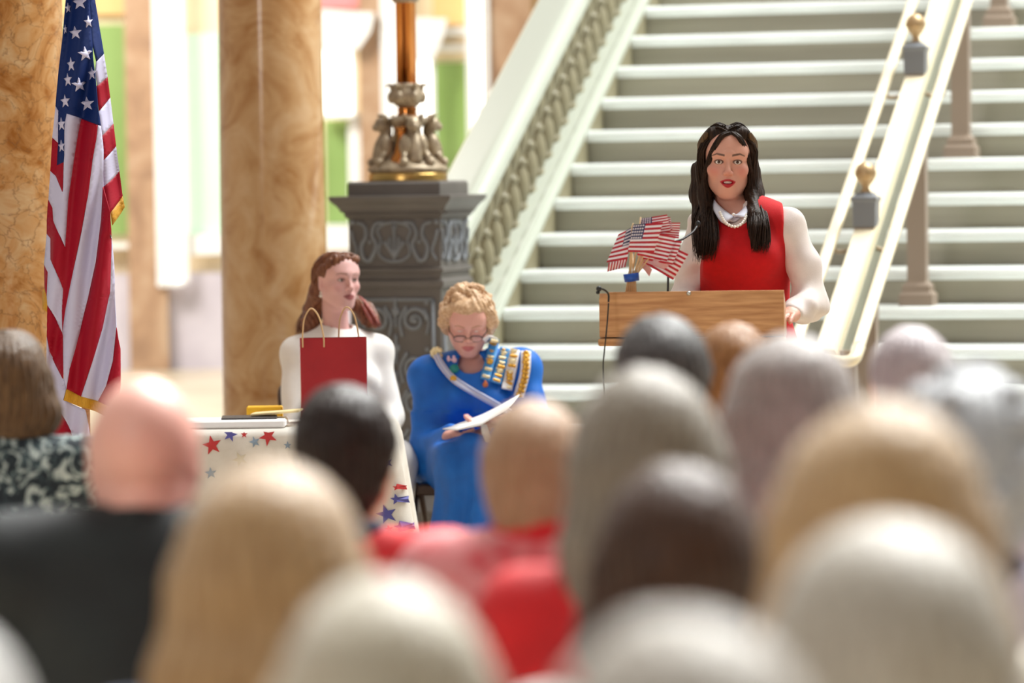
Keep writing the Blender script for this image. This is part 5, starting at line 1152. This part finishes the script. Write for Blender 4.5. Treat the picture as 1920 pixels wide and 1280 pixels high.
def hair_on(parent, c, R, k, style, m, seed, t=.016, length=.3, wide=1.0):
    lo = np.array(c) - k * np.array((.22, .22, .16 + length)); hi = np.array(c) + k * np.array((.22, .22, .19))
    S = SDF(lo, hi, .0065 * k); S.frame(c, R, k)
    w1 = wob(seed, 26); w2 = wob(seed + 1, 60)
    S.ell((0, -.022, .024), (.073 * wide + t, .094 + t, .088 + t), 0)
    if style in ('short', 'thin'): S.ell((0, -.065, -.045), (.052 * wide + t * .6, .045 + t * .4, .065), .03)
    if style == 'bob':
        for x in (-1, 1): S.chain([(x * (.060 * wide + t * .4), -.02, 0), (x * (.068 * wide + t * .4), -.035, -.07), (x * .062 * wide, -.045, -.125)], [.04, .040, .030], .03)
        S.ell((0, -.07, -.06), (.075 * wide, .05, .085), .03)
    if style == 'curly':
        S.ell((0, -.06, -.045), (.075 * wide, .058, .075), .03)
        rr = np.random.default_rng(seed)
        for i in range(46):
            v = rr.normal(size=3); v /= np.linalg.norm(v); v[1] = -abs(v[1]) if v[2] < .2 else v[1]; S.ell(np.array((0, -.022, .02)) + v * np.array((.073 * wide + t, .094 + t, .09 + t)), (.020, .020, .020), .012)
    if style == 'long':
        for i, x in enumerate(np.linspace(-1, 1, 7)):
            S.chain([(x * .072 * wide, -.05 - .045 * (1 - x * x), .0), (x * .082 * wide, -.065 - .04 * (1 - x * x), -.10), (x * .088 * wide, -.075 - .03 * (1 - x * x), -.10 - length * .5), (x * .075 * wide, -.075 - .03 * (1 - x * x), -.10 - length)], [.036, .036, .032, .012], .03)
    S.ell((0, .105, -.035), (.066, .072, .105), .015, 'sub')
    if style in ('short', 'thin'):
        for x in (-1, 1): S.ell((x * .09, .0, -.035), (.028, .045, .05), .012, 'sub')
    S.frame()
    def disp(x, y, z):
        q = (np.stack([x, y, z], -1) - np.array(c)) @ R / k; ang = np.arctan2(q[:, 0], -(q[:, 1] + .02))
        return k * (.0035 * np.sin(ang * 34 + 2.2 * w1(x, y, z) * 2 + 1.5 * np.sin(q[:, 2] * 30)) + .006 * w1(x, y, z) + .002 * w2(x, y, z))
    S.band(disp)
    return S.build('hair', m, parent, smooth=1)
def spectator(px, top, d, label, k=1.0, style='short', hair=None, skin='pale', top_m=None, sw=.175, yaw=0.0, pitch=.05, t=.016, length=.28, wide=1.0, seed=1, gname='shirt', collar=None, lean=.02, puff=.012, nd=.145):
    w = P(px, top, d); th = 0.0 if style == 'bald' else (t + .01) * k; x = w[0]; H = w[2] - th
    J = seated(x, d, H, k, sw, lean, nd); c = J['head']; R = Rz(yaw) @ Rx(-pitch)
    sk = SKINS[skin]
    S = SDF((-.36, -.22, .0), (.36, .72, H + .05), .013, [((-.11 * k, -.14, c[2] - .16), (.11 * k, .17, c[2] + .15), .0045)])
    torso_sdf(S, J, 0, 0); limbs_sdf(S, J); feet_sdf(S, J)
    S.frame(); S.cap(J['neck'] + np.array((0, 0, -.03)), c + k * (R @ np.array((0, -.03, -.04))), .056 * k, .054 * k, .03)
    head_sdf(S, c, R, k)
    for e, sg in (('a', 1), ('b', -1)): hand_sdf(S, J['w' + e], (sg * .5, .8, -.25), (0, -.2, -1), sg, .5, .95)
    o = S.build('person', M_skin, None, smooth=2, color=head_color(c, R, k, sk, (186, 110, 104), (120, 100, 84), .2), label=label, cat='person')
    o['category'] = 'person'; o['group'] = 'seated audience seen from behind'
    o.location = (x, d, 0)
    add_eyes(o, c, R, k, iris='grey_eye')
    if hair is not None: hair_on(o, c, R, k, style, hair, seed, t, length, wide)
    G = SDF((-.40, -.26, .38), (.40, .40, J['neck'][2] + .13), .012)
    torso_sdf(G, J, puff + .006, 0, .08); limbs_sdf(G, J, puff, legs=False, cuff=.95); G.frame(); G.cap(J['neck'] + np.array((0, .0, -.045)), J['neck'] + np.array((0, 0, -.0)), .050, .062, .03)
    G.band(lambda x, y, z: .008 * wob(seed + 5, 18)(x, y, z) + .005 * np.sin(z * 40 + 3 * x * 12) * wob(seed + 7, 12)(x, y, z), .05)
    if collar is None: G.frame(); G.cap(J['neck'] + np.array((0, .005, -.01)), J['neck'] + np.array((0, .03, .3)), .058, .06, .01, 'sub')
    g = G.build(gname, top_m, o, smooth=2)
    if collar is not None:
        C = SDF(J['neck'] - np.array((.12, .12, .09)), J['neck'] + np.array((.12, .14, .09)), .008); C.frame()
        for q in range(14):
            a, b = [2 * PI * qq / 14 for qq in (q, q + 1)]; f = lambda u: J['neck'] + np.array((.066 * math.sin(u), .012 - .066 * math.cos(u), .018 + .02 * math.cos(u)))
            C.cap(f(a), f(b), .017, .017, .01); C.cap(f(a) + np.array((0, 0, -.03)), f(b) + np.array((0, 0, -.03)), .02, .02, .012)
        C.build('collar', collar, g, smooth=2)
    Tm = SDF((-.30, -.20, .03), (.30, .58, .72), .016); Tm.frame(); Tm.ell(J['pelvis'], (.172, .125, .11), 0); limbs_sdf(Tm, J, .014, arms=False); Tm.build('trousers', M_trous, o, smooth=1)
    for e in 'ab':
        F = SDF(J['n' + e] - np.array((.07, .10, .10)), J['t' + e] + np.array((.06, .06, .10)), .012); feet_sdf(F, {k_: v for k_, v in J.items() if k_ in ('n' + e, 't' + e)}, .008); F.cut(2, .0, False); F.build('shoe', M_shoe, o, smooth=1)
    return o
def pattern_cloth():
    m = bpy.data.materials.new('dark_patterned_cloth'); m.use_nodes = True; nt = m.node_tree; N = nt.nodes; b = N['Principled BSDF']; b.inputs['Roughness'].default_value = .8
    tc = N.new('ShaderNodeTexCoord'); n1 = N.new('ShaderNodeTexNoise'); n1.inputs['Scale'].default_value = 22; n1.inputs['Distortion'].default_value = 2.5; n1.inputs['Detail'].default_value = 2
    rp = N.new('ShaderNodeValToRGB'); e = rp.color_ramp.elements; e[0].position = .46; e[0].color = lin(20, 30, 38); e[1].position = .62; e[1].color = lin(170, 180, 176); q = e.new(.54); q.color = lin(54, 74, 78)
    nt.links.new(tc.outputs['Object'], n1.inputs['Vector']); nt.links.new(n1.outputs[0], rp.inputs[0]); nt.links.new(rp.outputs[0], b.inputs['Base Color']); MATS['dark_patterned_cloth'] = m; return m
C_dark = cloth('black_green_jacket', (20, 27, 28), (13, 18, 20)); C_red = cloth('bright_red_cloth', (196, 16, 22), (170, 10, 18)); C_pink = cloth('rosy_print_cloth', (206, 140, 140), (186, 70, 76), scale=22)
C_navy = cloth('navy_cloth', (44, 54, 84)); C_grey = cloth('grey_knit', (176, 172, 166)); C_lilac = cloth('lilac_shirt', (200, 188, 206)); C_teal = cloth('teal_cloth', (26, 92, 96)); C_cream = cloth('cream_knit', (214, 208, 194)); C_pat = pattern_cloth(); C_brown = cloth('brown_tweed', (96, 78, 66))
spectator(8, 602, 8.9, 'person with shoulder-length brown hair in a dark leaf-patterned top beside the flag', 1.0, 'bob', hair_mat('brown_hair', (62, 42, 25), (107, 80, 52), sheen=.15, spec=.2), 'pale', C_pat, .19, .15, t=.022, seed=11, gname='blouse')
spectator(262, 694, 5.9, 'bald person in a blackish green jacket seated in front of the flag', 1.10, 'bald', None, 'pink', C_dark, .205, .12, seed=12, gname='jacket', collar=C_dark, puff=.03, nd=.118)
spectator(500, 836, 4.35, 'person with long golden blonde hair seated behind the star-print table', 1.03, 'long', hair_mat('golden_blonde_hair', (126, 94, 57), (168, 139, 99), sheen=.35, spec=.2), 'pale', C_navy, .17, 0, t=.026, length=.24, wide=1.12, seed=13, gname='blouse')
spectator(641, 696, 6.9, 'person with short black-brown hair in a red shirt in front of the gift bag', 1.09, 'short', hair_mat('black_brown_hair', (25, 16, 14), (43, 30, 23), sheen=.05, spec=.2), 'tan', C_red, .185, .1, t=.014, length=.12, seed=14, gname='shirt', collar=C_navy)
spectator(715, 1046, 3.4, 'person with white-blonde bobbed hair seated below the black-brown haired one', 1.05, 'bob', hair_mat('white_blonde_hair', (144, 134, 114), (179, 173, 156), sheen=.35, spec=.2), 'pale', C_brown, .16, 0, t=.022, seed=15, gname='cardigan')
spectator(1004, 728, 6.1, 'person with short sandy hair and red collar in front of the woman in blue', 1.0, 'short', hair_mat('sandy_hair', (132, 99, 70), (164, 134, 105), sheen=.2, spec=.2), 'pink', C_pink, .16, -.25, t=.014, length=.12, seed=16, gname='shirt', collar=C_red, nd=.112)
spectator(1212, 668, 5.15, 'person with long ash-grey hair in a bright red jacket', 1.02, 'long', hair_mat('ash_grey_hair', (87, 77, 63), (131, 122, 107), sheen=.35, spec=.2), 'pale', C_red, .17, .05, t=.026, length=.26, wide=1.02, seed=17, gname='jacket')
spectator(1275, 836, 4.55, 'person with chestnut brown bobbed hair seated before the long ash-grey hair', 1.05, 'bob', hair_mat('chestnut_hair', (38, 21, 11), (70, 45, 28), sheen=.1, spec=.2), 'pale', C_grey, .17, 0, t=.022, seed=18, gname='cardigan')
spectator(1240, 570, 7.1, 'person with short dark grey hair seated directly in front of the lectern', 1.03, 'short', hair_mat('dark_grey_hair', (43, 40, 40), (80, 77, 75), sheen=.1, spec=.2), 'tan', C_dark, .19, .05, t=.014, length=.12, nd=.12, seed=19, gname='jacket')
spectator(1374, 590, 8.2, 'person with ginger brown hair between the dark grey and the long silver heads', 1.0, 'bob', hair_mat('ginger_hair', (114, 70, 30), (152, 107, 62), sheen=.15, spec=.2), 'pale', C_brown, .17, .1, t=.018, seed=20, gname='blouse')
spectator(1484, 602, 5.95, 'person with long silver-lilac hair in front of the lectern and ginger head', 1.04, 'long', hair_mat('silver_lilac_hair', (99, 87, 82), (144, 134, 129), sheen=.35, spec=.2), 'pale', C_cream, .16, 0, t=.022, length=.24, wide=1.02, seed=21, gname='cardigan')
spectator(1713, 592, 7.3, 'person with thin pale lilac hair in front of the bare stair treads', 1.0, 'thin', hair_mat('thin_lilac_hair', (147, 134, 136), (171, 161, 164), sheen=.35, spec=.2), 'pink', C_lilac, .18, 0, t=.012, length=.12, nd=.12, seed=22, gname='shirt')
spectator(1822, 672, 5.2, 'person with curly silver hair in a lilac shirt with navy collar', 1.04, 'curly', hair_mat('silver_curls', (126, 127, 131), (173, 176, 178), sheen=.35, spec=.2, vert=0), 'pale', C_lilac, .17, -.05, t=.026, length=.12, wide=1.06, seed=23, gname='shirt', collar=C_navy)
spectator(1656, 716, 3.95, 'person with honey blonde hair seated before the silver curls', 1.04, 'long', hair_mat('honey_blonde_hair', (134, 102, 63), (173, 146, 107), sheen=.35, spec=.2), 'pale', C_cream, .17, 0, t=.026, length=.24, wide=1.12, seed=24, gname='blouse')
spectator(1668, 934, 3.3, 'person with platinum bobbed hair seated just behind the honey blonde hair', 1.05, 'bob', hair_mat('platinum_hair', (131, 122, 109), (173, 168, 156), sheen=.35, spec=.2), 'pale', C_cream, .16, 0, t=.024, wide=1.05, seed=25, gname='cardigan')
spectator(1285, 1108, 2.6, 'person with pale ash hair at the lower edge below the chestnut bob', 1.05, 'bob', hair_mat('pale_ash_hair', (124, 115, 104), (159, 152, 141), sheen=.35, spec=.2), 'pale', C_grey, .18, 0, t=.024, seed=26, gname='cardigan')
spectator(-150, 1120, 3.2, 'person with white hair cut off by the lower corner beside the blackish jacket', 1.0, 'short', hair_mat('white_hair', (159, 156, 152), (186, 184, 181), sheen=.35, spec=.2), 'pink', C_cream, .17, 0, t=.016, length=.12, seed=27, gname='shirt')
